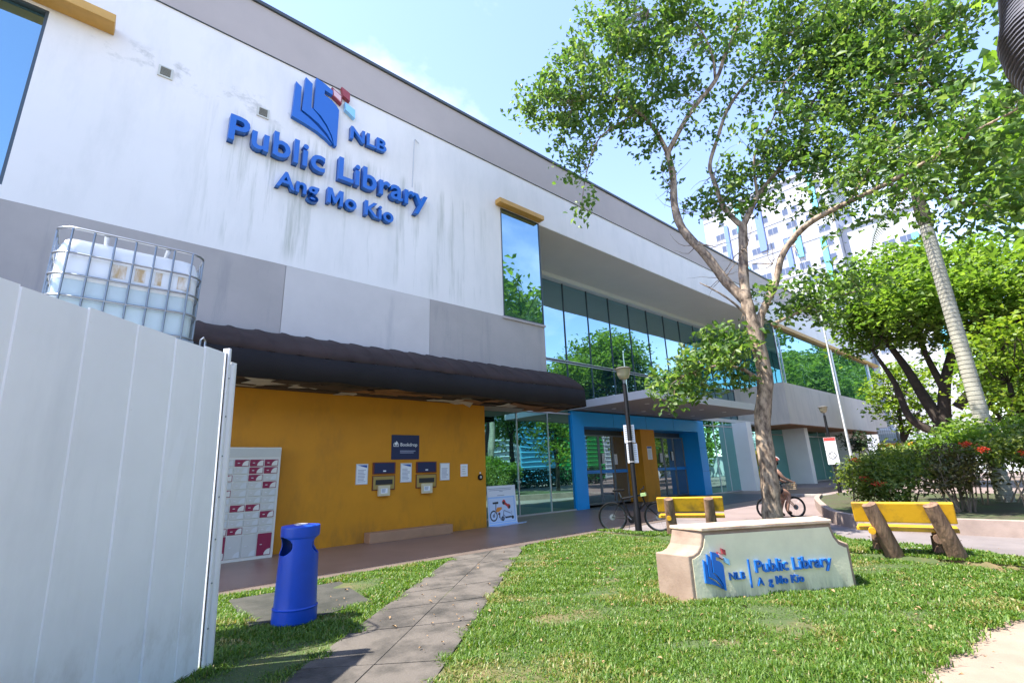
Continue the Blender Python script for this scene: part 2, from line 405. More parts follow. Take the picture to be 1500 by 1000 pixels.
# ================================================================ GROUND
g = MB(); g.quad((-1500, -1500, 0), (1500, -1500, 0), (1500, 1500, 0), (-1500, 1500, 0)); tag(g.build('ground', asph), kind='structure')
tag(box('terrace', tile, None, -14, 33, 8.55, 13.4, .0, .10), kind='structure')
tag(box('terrace_edge', mat('edge_strip', (.13, .095, .075), .7, var=.35, vscale=2, bump=.1, bscale=50), None, -14, 13.5, 8.24, 8.545, .0, .096), kind='structure')
fc = MB().prism([(13.502, -30), (60, -30), (60, 8.545), (13.502, 8.545)], (0, 0, 0), (1, 0, 0), (0, 1, 0), (0, 0, .094)); tag(fc.build('forecourt', pave), kind='structure')
fc2 = MB().prism([(9.9, -30), (13.5, -30), (13.5, 8.238), (9.9, 8.238)], (0, 0, 0), (1, 0, 0), (0, 1, 0), (0, 0, .088)); tag(fc2.build('side_pavement', mat('grey_pavement', (.21, .18, .175), .8, var=.3, vscale=1.1, bump=.12, bscale=50)), kind='structure')
tag(box('entrance_dark_floor', dfloor, None, 15.2, 26, 9.4, 13.2, .1, .106), kind='structure')  # thin darker rectangle laid over the terrace in front of the doors
tag(box('side_apron', pave, None, 33.002, 62, 8.55, 14, .0, .10), kind='structure')
# lawn: gently uneven soil sheet
def lawn_edge_x(y):
    pts = [(-.5, 8.0), (.9, 10.6), (1.6, 11.0), (3.2, 11.2), (4.2, 12.6), (5.6, 12.6), (6.3, 10.9), (6.6, 10.2), (8.3, 10.0)]
    return float(np.interp(y, [p[0] for p in pts], [p[1] for p in pts]))
def lawn_low_y(x):
    return float(np.interp(x, [-4, 2, 4.2, 5.2, 6.2, 7.2, 8.5, 12.6], [1.35, 1.28, 1.2, 1.08, 1.0, .78, .62, .5]))
nx, ny = 70, 42; vs = []; fs = []
for j in range(ny+1):
    for i in range(nx+1):
        y = -.2+(8.235+.2)*j/ny; xr = lawn_edge_x(max(y, .5)); x = -6+(xr+6)*i/nx
        y2 = max(y, lawn_low_y(x))
        e = min(1, min(xr-x, y2-lawn_low_y(x)+.05, 8.235-y2+.05)/.5); e = max(0, e)
        vs.append((x, y2, .02+.055*e+.012*sin(x*2.1+y2)*e+.01*sin(y2*3.3-x*1.3)*e))
for j in range(ny):
    for i in range(nx): fs.append((j*(nx+1)+i, j*(nx+1)+i+1, (j+1)*(nx+1)+i+1, (j+1)*(nx+1)+i))
# raise it just over the pavement it meets
vs = [(a, b, c+.075) if a > 9.8 else (a, b, c) for a, b, c in vs]
tag(MB().add(vs, fs).build('lawn', soil, smooth=True), kind='structure')
dp = []
for i in range(41):
    x = -8+20*i/40; dp.append((x, lawn_low_y(x)+.06+.02*sin(x*5.1)+.012*sin(x*13)))
tag(MB().add([(x, y, .035) for x, y in dp]+[(x, -6, .035) for x, y in dp], [(i, i+1, 42+i, 41+i) for i in range(40)]).build('footpath', dirt), kind='structure')

# slab path (two columns of slabs) running from the camera to the terrace
pth = empty('slab_path', (3.9, 6.2, .0)); tag(pth, kind='structure')
L0, L1 = Vector((.6, 3.72)), Vector((5.55, 8.23)); R0, R1 = Vector((1.35, 2.80)), Vector((7.42, 8.23))
slab_lines = [-.12, .06, .2, .34, .46, .58, .70, .81, .91, 1.0]
def pp(a, b): # a along, b across
    l = L0.lerp(L1, a); r = R0.lerp(R1, a); return l.lerp(r, b)
for i in range(len(slab_lines)-1):
    for (b0, b1) in ((0.0, .4975), (.5025, 1.0)):
        a0, a1 = slab_lines[i]+.0012, slab_lines[i+1]-.0012
        q = [pp(a0, b0), pp(a0, b1), pp(a1, b1), pp(a1, b0)]
        hz = .097+random.uniform(-.002, .003); tl = random.uniform(-.004, .004)
        m_ = MB().prism([(p.x, p.y) for p in q], (0, 0, 0), (1, 0, 0), (0, 1, 0), (0, 0, hz))
        m_.build('slab', conc, pth, bevel=.004)
pb0 = [pp(-.12, .002), pp(-.12, .998), pp(1, .998), pp(1, .002)]; MB().prism([(p.x, p.y) for p in pb0], (0, 0, 0), (1, 0, 0), (0, 1, 0), (0, 0, .084)).build('bedding', padc, pth)
pad = MB().prism([(1.72, 7.9), (1.62, 6.35), (2.4, 6.15), (3.0, 6.3), (3.22, 7.82)], (0, 0, 0), (1, 0, 0), (0, 1, 0), (0, 0, .095)).build('concrete_pad', padc, bevel=.01)
tag(pad, kind='structure')

# ================================================================ LIBRARY
lib = empty('library_building', (10, WY, .1), 'two-storey public library with white upper wall, yellow ground floor and blue entrance', 'building')
B = lambda name, m, *a, **k: box(name, m, lib, *a, **k)
# -- left wing, upper wall round its two windows
uw = MB()
uw.box(-14, -6.2, WY, 16, 6.68, 12.45); uw.box(-6.2, -1.87, WY, 16, 10.95, 12.45); uw.box(-6.2, -1.87, WY, 16, 6.68, 6.95)
uw.box(-1.87, 9.97, WY, 16, 6.68, 12.45); uw.box(9.97, 11.86, WY, 15.2, 10.78, 12.45)
uw.build('upper_wall', white, lib)
B('grey_band', band_a, -14, 11.87, WY+.012, 16, 3.72, 6.677)
B('band_panel', band_a, -14, 3.02, WY-.012, WY+.010, 3.72, 6.672)
B('band_panel', band_b, 3.034, 7.09, WY-.010, WY+.010, 3.72, 6.672)
B('band_panel', band_a, 7.10, 11.872, WY-.013, WY+.010, 3.72, 6.672)
B('ground_wall', yellow, -14, 9.06, WY-.004, 16, .1, 3.715)
B('wall_return', yellow, 8.86, 9.062, WY-.003, 13.4, .1, 3.714)
def window(x0, x1, z0, z1, y, m=gl_up, mull=(), rec=.10):
    w = MB().box(x0, x1, y+rec+.02, y+rec+.3, z0, z1).build('window', alud, lib)
    fr = MB(); t = .05
    fr.box(x0, x0+t, y+.005, y+rec+.02, z0, z1).box(x1-t, x1, y+.005, y+rec+.02, z0, z1).box(x0+t, x1-t, y+.005, y+rec+.02, z1-t, z1).box(x0+t, x1-t, y+.005, y+rec+.02, z0, z0+t)
    fr.build('frame', alud, w)
    xs = [x0+t]+list(mull)+[x1-t]
    for a, b in zip(xs[:-1], xs[1:]): pane(a, b, z0+t, z1-t, y+rec, m, w)
    return w
def pane(x0, x1, z0, z1, y, m, parent, gap=.012, ax='x'):
    t = random.uniform(-.0028, .0028); t2 = random.uniform(-.002, .002); hx, hz = (x1-x0)/2, (z1-z0)/2
    p = MB()
    q = []
    for dy in (0, .012):
        for (a, b) in ((-1, -1), (1, -1), (1, 1), (-1, 1)):
            q.append(((x0+x1)/2+a*(hx-gap), y+dy+a*t*hx+b*t2*hz, (z0+z1)/2+b*(hz-gap)))
    p.add(q, [(0, 1, 2, 3), (7, 6, 5, 4), (0, 4, 5, 1), (1, 5, 6, 2), (2, 6, 7, 3), (3, 7, 4, 0)])
    return p.build('pane', m, parent)
window(-6.2, -1.87, 6.95, 10.95, WY, mull=(-4.1,))
cw = MB().box(9.97, 11.86, WY+.12, 15.2, 6.68, 10.779).build('corner_window', alud, lib)
MB().box(9.97, 10.0, WY-.02, WY+.115, 6.69, 10.77).box(11.83, 11.875, WY-.02, WY+.115, 6.69, 10.77).box(10.0, 11.83, WY-.02, WY+.115, 10.73, 10.77).box(10.0, 11.83, WY-.02, WY+.115, 6.69, 6.73).build('frame', alud, cw)
pane(10.0, 11.83, 6.73, 10.73, WY, gl_up, cw)
B('window_ledge', band_a, 9.9, 11.9, WY-.06, WY-.014, 6.60, 6.68)
B('orange_bar', orange, -6.3, -.87, WY-.42, WY-.002, 11.02, 11.22, bevel=.01)
B('orange_bar', orange, 9.72, 11.9, WY-.3, WY-.022, 10.80, 10.98, bevel=.01)
# -- long white band, parapet, coping, soffit
B('upper_band', white, 11.862, 58.2, WY, 20, 10.76, 12.448)
B('soffit', soffitm, 11.864, 58.18, WY+.004, 15.3, 10.735, 10.757)
B('soffit_bulkhead', mat('pale_strip', (.70, .74, .72), .6), 11.9, 33.7, 14.7, 15.3, 10.52, 10.733)
B('parapet', parap, -14, 58.8, WY-.03, 26, 12.452, 13.86)
B('roof_coping', coping, -14.05, 58.86, WY-.09, 26.05, 13.862, 13.96)
B('parapet_groove', coping, -14, 58.8, WY-.035, WY-.004, 12.435, 12.450)
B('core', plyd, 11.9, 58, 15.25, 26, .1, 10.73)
# -- upper curtain wall
cur = MB().box(11.9, 33.72, 15.12, 15.24, 4.2, 10.52).build('curtain_wall', alud, lib)
mxs = [11.95, 13.05]+[13.05+1.79*k for k in range(1, 12)]+[33.7]
for a, b in zip(mxs[:-1], mxs[1:]):
    pane(a, b, 6.62, 10.5, 15.0, gl_up, cur, .008); pane(a, b, 4.22, 6.46, 15.0, gl_up, cur, .008)
for x in mxs: MB().box(x-.022, x+.022, 14.965, 15.118, 4.2, 10.52).build('mullion', alud, cur)
for z in (6.47, 6.575): MB().box(11.9, 33.72, 14.95, 14.99, z, z+.035).build('transom', alu, cur)
# -- ground floor
B('floor_ledge', canopyp, 8.9, 33.7, 13.28, 15.24, 4.0, 4.19)
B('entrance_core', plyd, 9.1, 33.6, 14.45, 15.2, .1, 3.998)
def glazed(name, xs, y, z0, z1, zt, m=gl_gr):
    w = MB().box(xs[0], xs[-1], y+.1, y+.14, z0, z1).build(name, alud, lib)
    for a, b in zip(xs[:-1], xs[1:]):
        pane(a, b, z0+.05, zt-.03, y, m, w, .006)
        if z1-zt > .1: pane(a, b, zt+.05, z1, y, m, w, .006)
    for x in xs[1:-1]: MB().box(x-.018, x+.018, y-.03, y+.098, z0, z1).build('mullion', alu, w)
    MB().box(xs[0], xs[-1], y-.028, y+.02, zt-.02, zt+.035).build('transom', alu, w)
    MB().box(xs[0], xs[-1], y-.035, y+.02, z0, z0+.05).build('sill', alu, w)
    return w
glazed('ground_window', [8.95, 10.17, 11.77, 13.37, 14.70], 13.3, .1, 3.995, 3.80)
glazed('ground_window', [25.34, 26.6, 27.8, 29.0], 13.3, .1, 3.995, 3.72)
glazed('ground_window', [29.8, 31.8, 33.8, 36.0, 38.1], 13.9, .1, 3.9, 3.5)
glazed('ground_window', [38.8, 41, 43.2, 45.4, 47.3], 13.9, .1, 3.9, 3.5)
B('end_wall', blockm, 47.9, 58.2, 13.6, 15.24, .1, 3.965)
pq = MB(); ring = [(cos(t)*.75, sin(t)*.55) for t in np.linspace(0, 2*pi, 24, endpoint=False)]
pq.prism(ring, (56.2, 13.598, 2.2), (1, 0, 0), (0, 0, 1), (0, -.05, 0)); plq = pq.build('oval_plaque', mat('plaque_brown', (.13, .1, .06), .6, col2=(.4, .36, .2), vscale=2.5), lib)
for x in (28.95, 38.15, 47.35): B('fin_wall', finm, x, x+.62, 12.45, 14.4, .1, 3.96)
# -- blue entrance portal with recessed doors
pt = MB().box(14.702, 15.40, 13.2, 14.4, .1, 3.93).box(24.62, 25.335, 13.2, 14.4, .1, 3.93).box(15.40, 24.62, 13.2, 14.4, 3.33, 3.93).build('entrance_portal', blue, lib)
for z in (1.3, 2.5): MB().box(24.618, 25.337, 13.195, 13.2, z, z+.012).build('joint', mat('joint_blue', (.008, .1, .4), .5), pt)
for x in (17.4, 19.9, 22.3): MB().box(x, x+.012, 13.194, 13.1995, 3.335, 3.925).build('joint', mat('joint_blue', (.008, .1, .4), .5), pt)
col_ = B('yellow_pillar', yellow, 19.42, 20.55, 13.25, 14.4, .1, 3.328)
for x0, x1 in ((15.4, 19.42), (20.55, 24.62)):
    dset = MB().box(x0, x1, 14.3, 14.38, .1, 3.325).build('door_set', alud, lib)
    n4 = [x0+(x1-x0)*k/4 for k in range(5)]
    for a, b in zip(n4[:-1], n4[1:]):
        d = MB().box(a+.01, a+.055, 14.12, 14.2, .12, 3.1).box(b-.055, b-.01, 14.12, 14.2, .12, 3.1).box(a+.055, b-.055, 14.12, 14.2, 3.04, 3.1).box(a+.055, b-.055, 14.12, 14.2, .12, .2).build('door', mat('door_frame', (.22, .24, .26), .4, .4), dset)
        pane(a+.055, b-.055, .2, 3.04, 14.15, gl_dr, d, .002) if False else MB().box(a+.055, b-.055, 14.15, 14.165, .2, 3.04).build('door_pane', gl_dr, d)
        MB().box(a+.056, b-.056, 14.11, 14.148, 1.42, 1.56).build('push_rail', bluerail, d)
# -- canopy over the entrance
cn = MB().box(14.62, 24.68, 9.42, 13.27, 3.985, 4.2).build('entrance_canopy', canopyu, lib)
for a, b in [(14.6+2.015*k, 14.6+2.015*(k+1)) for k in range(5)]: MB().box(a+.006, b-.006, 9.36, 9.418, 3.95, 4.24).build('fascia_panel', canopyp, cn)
for a, b in ((9.36, 11.3), (11.31, 13.27)): MB().box(14.56, 14.612, a, b, 3.95, 4.24).build('fascia_panel', canopyp, cn); MB().box(24.685, 24.73, a, b, 3.95, 4.24).build('fascia_panel', canopyp, cn)
for x in (16.2, 18.3, 20.4, 22.5):
    for y in (10.6, 12.2): MB().lathe((x, y, 3.972), [(.09, 0), (.1, .006), (.1, .0125)], 16).build('downlight', downl, cn)
# -- projecting block with glazed room above it
bk = MB().box(33.74, 58.3, WY+.004, 24, 3.97, 6.65).build('projecting_block', blockm, lib)
MB().box(33.8, 58.2, WY+.1, 15.2, 3.90, 3.968).build('block_underside', ply, bk)
gb = MB().box(33.86, 58.1, WY+.15, 15.0, 6.652, 10.73).build('glazed_room', alud, lib)
gx = [33.8, 34.35, 37.9, 41.5, 45.2, 48.7, 52.2, 55.9, 58.1]
for a, b in zip(gx[:-1], gx[1:]): pane(a, b, 6.66, 10.44, WY+.05, gl_up, gb, .006)
MB().box(33.76, 33.8, WY+.08, 15.0, 6.66, 10.72).build('side_pane', gl_gr, gb)
for x, w_ in ((33.8, .05), (34.35, .03), (45.2, .16), (55.9, .16)): MB().box(x-w_, x+w_, WY-.06 if w_ > .1 else WY, WY+.04, 6.655, 10.44).build('mullion', finm if w_ > .1 else alu, gb)
B('orange_bar', orange, 33.74, 59.3, WY-.22, WY+.12, 10.46, 10.70)
# vents on the white wall
for x in (.10, 2.14):
    v_ = MB().box(x-.14, x+.14, WY-.03, WY-.002, 10.5, 10.78).build('wall_vent', mat('vent_frame', (.6, .58, .5), .6), lib)
    MB().box(x-.095, x+.095, WY-.028, WY-.012, 10.54, 10.745).build('grille_recess', seam, v_).location.y = -.006
    for k in range(6): MB().obox((x, WY-.042, 10.56+.034*k), (.094, 0, 0), (0, .008, -.006), (0, .001, .002)).build('louvre', mat('vent_grey', (.33, .33, .3), .6), v_)
pipe = MB().tube([(6.62, WY-.02, 11.86), (6.47, WY-.035, 11.93), (6.45, WY-.03, 11.9), (6.41, WY-.03, 10.2)], .012, 6).build('wall_cable', mat('grey_cable', (.55, .55, .55), .6), lib)

# ================================================================ WALL SIGN
sg = empty('wall_sign', (4.2, WY, 9.4), 'large raised blue library lettering and open-book emblem high on the white wall', 'sign')
U = Vector((1, 0, 0)); N = Vector((0, -1, 0))
def two_tone(body, x, z, width, depth, offset, spacing, hfac, nm='letter'):
    place_text(sg, body, (x, WY-.06, z), U, N, width, depth, sgblue, offset, spacing, hfac, name=nm)
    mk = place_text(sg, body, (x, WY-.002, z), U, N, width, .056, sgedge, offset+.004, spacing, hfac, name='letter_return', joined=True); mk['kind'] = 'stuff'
two_tone('Public Library', 1.44, 9.46, 5.42, .14, .018, 1.04, 1.02)
two_tone('Ang Mo Kio', 2.57, 8.66, 3.18, .12, .02, 1.04, 1.0)
two_tone('NLB', 4.36, 10.90, 1.10, .10, .02, 1.0, .92)
def emblem(parent, o, u, n, s, dep, sz=None):
    sz = sz or s
    o, u, n = Vector(o), Vector(u), Vector(n)
    def shape(pts, m, name, d0=0.):
        return MB().prism([((a-2.8)*s, (b-10.43)*sz) for a, b in pts], o+n*d0, u, ZU, n*dep).build(name, m, parent)
    shape([(2.81, 11.93), (2.96, 11.83), (2.98, 11.08), (3.2, 10.98), (3.45, 10.83), (3.68, 10.65), (3.87, 10.45), (3.70, 10.56), (3.45, 10.67), (3.15, 10.75), (2.79, 10.82)], sgblue, 'book_page')
    shape([(3.04, 12.20), (3.23, 12.08), (3.25, 11.33), (3.45, 11.17), (3.65, 10.95), (3.80, 10.72), (3.90, 10.47), (3.72, 10.71), (3.48, 10.91), (3.25, 11.03), (3.02, 11.12)], sgblue, 'book_page', .01)
    shape([(3.31, 12.33), (3.55, 12.27), (3.78, 12.16), (3.78, 12.02), (3.56, 12.06), (3.56, 11.90), (3.76, 11.84), (3.9, 11.74), (3.99, 11.62), (3.99, 10.44), (3.92, 10.43), (3.85, 10.70), (3.7, 10.96), (3.52, 11.17), (3.31, 11.31)], sgblue, 'book_page', .02)
    shape([(3.75, 12.29), (4.05, 12.14), (4.05, 11.87), (3.79, 12.02)], sgred, 'loose_square', .01)
    shape([(3.79, 12.23), (4.02, 12.12), (4.02, 11.93), (3.82, 12.04)], sgpink, 'square_face', .018)
    shape([(4.02, 12.45), (4.27, 12.36), (4.28, 12.09), (4.08, 12.18)], sgred, 'loose_square', .015)
    shape([(4.15, 12.0), (4.45, 11.88), (4.46, 11.6), (4.17, 11.76)], sglb, 'loose_square', .01)
emblem(sg, (2.8, WY-.002, 10.43), U, N, 1., .13)

# ================================================================ AWNING
aw = empty('awning', (5, WY, 3.5), 'long dark brown canvas awning with torn underside over the yellow wall', 'awning')
prof = [(WY-.02, 4.93), (11.4, 4.85), (11.1, 4.75), (10.8, 4.62), (10.55, 4.47), (10.34, 4.30), (10.2, 4.12)]
def wav(x): return .035*max(0, 1-abs((x/.56) % 1-.5)*9)+.012*abs(sin(x*pi/.56))
NXA = 420; ax0, ax1 = -6., 12.05
vs = []; fs = []; npf = len(prof)
for i in range(NXA+1):
    x = ax0+(ax1-ax0)*i/NXA
    for j, (y, z) in enumerate(prof):
        sag = .012*sin(x*1.3)*(j/npf)+wav(x)*(1-.5*j/npf)
        vs.append((x, y-.015*sin(x*2.2+j), z+sag-.02))
for i in range(NXA):
    for j in range(npf-1): fs.append((i*npf+j, (i+1)*npf+j, (i+1)*npf+j+1, i*npf+j+1))
top = MB().add(vs, fs); o = top.build('canopy_cloth', awn_t, aw, smooth=True); sm = o.modifiers.new('thick', 'SOLIDIFY'); sm.thickness = .012
vs = []; fs = []
for i in range(NXA+1):
    x = ax0+(ax1-ax0)*i/NXA; w_ = .02*sin(x*3.1)+.012*sin(x*7.7)
    vs += [(x, 10.19+.6*w_*.3, 4.105+.012*sin(x*1.3)), (x, 10.185+w_*.5, 3.84), (x, 10.18+w_, 3.575+.018*sin(x*1.9)+.010*sin(x*5.3))]
for i in range(NXA):
    for j in range(2): fs.append((i*3+j, (i+1)*3+j, (i+1)*3+j+1, i*3+j+1))
o = MB().add(vs, fs).build('valance', awn_v, aw, smooth=True); sm = o.modifiers.new('thick', 'SOLIDIFY'); sm.thickness = .01
ec = [(y, z-.03) for y, z in prof]+[(10.2, 3.56), (WY-.03, 3.56)]
MB().prism(ec, (12.02, 0, 0), (0, 1, 0), (0, 0, 1), (.03, 0, 0)).build('end_panel', awn_v, aw)
MB().box(-6, 12.0, 10.24, WY-.03, 3.60, 3.64).build('ceiling_board', plyd, aw)
for y in (10.3, 10.75, 11.2): MB().box(-6, 12., y, y+.05, 3.575, 3.598).build('batten', plyd, aw)
rr = random.Random(5)
for k in range(26):
    x = -.2+k*.46+rr.uniform(-.2, .2); y = rr.uniform(10.35, 11.35); w_ = rr.uniform(.3, .9); h_ = rr.uniform(.14, .40)
    pts = [(w_*a*rr.uniform(.55, 1.1), h_*b*rr.uniform(.5, 1.1)) for a, b in ((-1, -1), (-.4, -.9), (-.1, -1.1), (.5, -.8), (1, -1), (.9, -.1), (1.1, 1), (.3, .7), (-.2, 1.1), (-1, .9), (-.8, .1))]
    tx = rr.uniform(-.05, .05)
    MB().prism(pts, (x, y, 3.572-.0015*k), (1, 0, tx), (0, 1, rr.uniform(-.12, .05)), (0, 0, .008)).build('torn_board', rr.choice([ply, plyw, plyw, ply, plyd]), aw)

# ================================================================ ON THE YELLOW WALL
def sheet(name, label, cat, x0, x1, z0, z1, y, m, d=.012, group=None):
    o = box(name, m, None, x0, x1, y-d, y-.002, z0, z1); tag(o, label, cat, group); return o
def print_lines(parent, x0, x1, z0, z1, y, n, m=ink, hh=.006, ragged=True, seed=1):
    r = random.Random(seed); b = MB()
    for k in range(n):
        z = z1-(z1-z0)*(k+.5)/n; xe = x1-(r.uniform(0, .35)*(x1-x0) if ragged else 0)
        b.quad((x0, y, z-hh), (xe, y, z-hh), (xe, y, z+hh), (x0, y, z+hh))
    return b.build('print', m, parent)
yy = WY-.004
s = sheet('bookdrop_sign', 'square navy sign with white word and book symbol above the return slots', 'sign', 5.98, 6.79, 2.03, 2.66, yy, navy, .02)
place_text(s, 'Bookdrop', (6.23, yy-.0215, 2.37), U, N, .50, .002, paper, .012, 1.0, name='print', joined=True)
MB().box(6.03, 6.18, yy-.023, yy-.0205, 2.36, 2.375).box(6.03, 6.042, yy-.023, yy-.0205, 2.376, 2.44).box(6.168, 6.18, yy-.023, yy-.0205, 2.376, 2.44).box(6.045, 6.075, yy-.023, yy-.0205, 2.43, 2.442).box(6.135, 6.165, yy-.023, yy-.0205, 2.43, 2.442).build('symbol', paper, s)
MB().prism([(6.06, 2.41), (6.10, 2.39), (6.15, 2.41), (6.15, 2.47), (6.11, 2.50), (6.09, 2.46), (6.06, 2.47)], (0, yy-.0205, 0), (1, 0, 0), (0, 0, 1), (0, -.002, 0)).build('symbol', paper, s)
print_lines(s, 6.22, 6.72, 2.18, 2.27, yy-.0215, 2, mat('print_pale', (.3, .33, .45), .6), .011, seed=3)
def notice(label, x0, x1, z0, z1, head, seed, fr=alu):
    o = sheet('framed_notice', label, 'notice', x0, x1, z0, z1, yy, fr, .016, 'framed notices beside the return slots')
    p = MB().box(x0+.02, x1-.02, yy-.019, yy-.0165, z0+.02, z1-.02).build('sheet', paper, o)
    if head: MB().quad((x0+.03, yy-.0195, z1-.03), (x1-.03, yy-.0195, z1-.03), (x1-.03, yy-.0195, z1-.10), ).build('print', dblue, p)
    print_lines(p, x0+.05, x1-.05, z0+.05, z1-.13, yy-.0197, 9, seed=seed)
    return o
notice('framed white notice left of both return slots, blue corner at its top', 5.05, 5.36, 1.445, 1.935, True, 1)
notice('framed white notice between the two return slots', 6.25, 6.58, 1.45, 1.935, True, 2)
notice('framed white notice right of both return slots, with small pictures', 7.46, 7.775, 1.455, 1.92, False, 3)
def dropbox(x0, x1, label):
    t = empty('book_return_slot', (x0+.3, yy, 1.3), label, 'book return', 'book return slots in the yellow wall')
    MB().box(x0, x1, yy-.03, yy-.002, 1.675, 1.965).build('hood_frame', redbr, t)
    MB().box(x0+.04, x1-.04, yy-.045, yy-.031, 1.70, 1.945).build('screen_panel', navy, t)
    MB().box(x0+.27, x0+.35, yy-.047, yy-.0455, 1.735, 1.765).build('sticker', paper, t)
    MB().box(x0, x1, yy-.02, yy-.002, 1.285, 1.64).build('slot_trim', redbr, t)
    MB().box(x0+.02, x1-.03, yy-.04, yy-.021, 1.31, 1.62).build('slot_plate', khaki, t)
    MB().box(x0+.08, x1-.08, yy-.043, yy-.0405, 1.42, 1.54).build('slot', seam, t)
    c = MB().box(x0+.14, x1-.17, yy-.10, yy-.044, 1.15, 1.40).build('card_reader', mat('reader_cream', (.62, .55, .36), .5), t)
    MB().box(x0+.20, x1-.24, yy-.102, yy-.1005, 1.21, 1.33).build('display', paper, c); print_lines(c, x0+.22, x1-.26, 1.23, 1.32, yy-.103, 4, seed=5)
dropbox(5.48, 6.10, 'left book return slot with navy panel in the yellow wall')
dropbox(6.71, 7.34, 'right book return slot with navy panel in the yellow wall')
s = sheet('switch_box', 'small white wall box right of the framed notices', 'wall box', 8.15, 8.37, 1.54, 1.875, yy, paper, .05); print_lines(s, 8.18, 8.33, 1.58, 1.84, yy-.0512, 4, mat('print_beige', (.5, .5, .42), .6), .012)
bl = empty('door_bell', (8.85, yy, 1.5), 'small round black bell near the right end of yellow wall', 'bell')
MB().prism([(.085*cos(t), .085*sin(t)) for t in np.linspace(0, 2*pi, 20, endpoint=False)], (8.85, yy-.002, 1.5), (1, 0, 0), (0, 0, 1), (0, -.03, 0)).build('housing', black, bl)
MB().prism([(.035*cos(t), .04*sin(t)) for t in np.linspace(0, 2*pi, 14, endpoint=False)], (8.85, yy-.033, 1.5), (1, 0, 0), (0, 0, 1), (0, -.01, 0)).build('button', alu, bl)
MB().box(8.83, 8.87, yy-.02, yy-.002, 1.60, 1.64).build('sticker', paper, bl)
tag(box('low_step', stepm, None, 5.33, 7.66, 11.36, WY-.008, .1, .33, bevel=.008), 'low brown tiled step against the foot of the yellow wall', 'step')
dvc = empty('wall_light', (1.9, yy, 2.5), 'small grey light box on the yellow wall above the lockers', 'light')
MB().box(1.5, 2.08, yy-.15, yy-.003, 2.46, 2.53).build('body', mat('light_grey', (.3, .3, .28), .6), dvc); MB().box(1.52, 2.06, yy-.14, yy-.01, 2.535, 2.56).build('cover', alu, dvc)

# parcel lockers
lk = empty('parcel_locker', (2.2, 11.4, .1), 'pale grey bank of parcel lockers with some magenta doors by the hoarding', 'locker')
MB().box(.95, 3.19, 11.3, 11.66, .1, 2.3).build('cabinet', locker_w, lk, bevel=.01)
rowz = [2.05, 1.895, 1.745, 1.60, 1.45, 1.30, 1.16, 1.015, .87, .73, .585]
mag = {4: (0, 1, 3, 7, 10), 3: (0, 1, 2, 6), 2: (0, 6, 9), 1: (2, 4, 9, 10), 0: (1, 5)}
for c in range(5):
    x0 = 3.155-.28*(5-c); x1 = x0+.262
    for r in range(11):
        z1 = rowz[r]; z0 = rowz[r+1]+.018 if r < 10 else .165
        mg = r in mag[c]
        d = MB().box(x0, x1, 11.288, 11.302, z0, z1).build('magenta_door' if mg else 'grey_door', locker_m if mg else locker_g, lk, bevel=.003)
        hh = min(z1-z0-.02, .11)
        arc = [(0, 0)]+[(-cos(t)*hh*1.05, sin(t)*hh) for t in np.linspace(0, pi/2, 6)]
        MB().prism(arc, (x1-.012, 11.287, z0+.012), (1, 0, 0), (0, 0, 1), (0, -.002, 0)).build('quarter_disc', locker_w if mg else mat('disc_grey', (.54, .56, .54), .5), d)
        MB().box(x0+.05, x0+.09, 11.284, 11.287, (z0+z1)/2-.008, (z0+z1)/2+.008).build('lock', alu, d)
MB().box(.98, 3.16, 11.29, 11.30, 2.1, 2.27).build('header', locker_g, lk)

# poster board by the glass
pb = empty('poster_board', (9.75, 11.8, .1), 'white board showing bicycle, hoverboard and scooter, leaning by the glass wall', 'poster')
po, pu, pv = Vector((9.17, 11.72, .108)), Vector((1.18, .10, 0)).normalized(), Vector((0, .07, 1)).normalized(); pn = pu.cross(pv)
if pn.y > 0: pn = -pn
pbd = MB().prism([(0, 0), (1.2, 0), (1.2, 1.12), (0, 1.12)], po, pu, pv, -pn*.02).build('board', paper, pb)
MB().prism([(-.02, 0), (1.62, 0), (1.35, -.24), (.1, -.30)], po+Vector((0, 0, -.004)), pu, Vector((0, 1, 0)), (0, 0, .006)).build('base_sheet', mat('base_blue', (.5, .6, .78), .4), pb)
def flat(pts, m, d=.002, name='print'): return MB().add([po+pu*a+pv*b+pn*d for a, b in pts], [tuple(range(len(pts)))]).build(name, m, pbd)
def disc(cx, cz, r, m, d, n=20): flat([(cx+r*cos(t), cz+r*sin(t)) for t in np.linspace(0, 2*pi, n, endpoint=False)], m, d)
def stroke(a, b, w, m, d=.004):
    a, b = Vector(a), Vector(b); t = (b-a).normalized(); q = Vector((-t.y, t.x))*w/2
    flat([tuple(a-q), tuple(b-q), tuple(b+q), tuple(a+q)], m, d)
pbv = mat('print_pale_blue', (.60, .70, .85), .6)
flat([(.02, .06), (1.14, .06), (1.14, .80), (.02, .80)], lblue, .001); flat([(.05, .09), (1.09, .09), (1.09, .76), (.05, .76)], pbv, .002)
flat([(.02, 0), (1.18, 0), (1.18, .04), (.02, .04)], lblue, .0015)
for k, (a, b) in enumerate([(.05, 1.05), (.08, 1.0), (.5, .65), (.4, .7)]):
    z = (1.03, .985, .945, .83)[k]; flat([(a, z), (b, z), (b, z+.014), (a, z+.014)], ink, .002)
disc(.21, .27, .155, inkd, .004); disc(.21, .27, .115, pbv, .005); disc(.21, .27, .05, ink, .006)
stroke((.21, .27), (.33, .44), .03, ink, .006); stroke((.30, .42), (.32, .60), .04, ink, .006); flat([(.20, .60), (.42, .60), (.42, .66), (.18, .65)], inkd, .006)
flat([(.30, .38), (.40, .36), (.56, .44), (.55, .50), (.36, .50)], orp, .006); flat([(.38, .33), (.47, .36), (.46, .30), (.40, .28)], redbr, .007); stroke((.42, .33), (.50, .12), .03, ink, .006); stroke((.47, .33), (.43, .2), .025, inkd, .006)
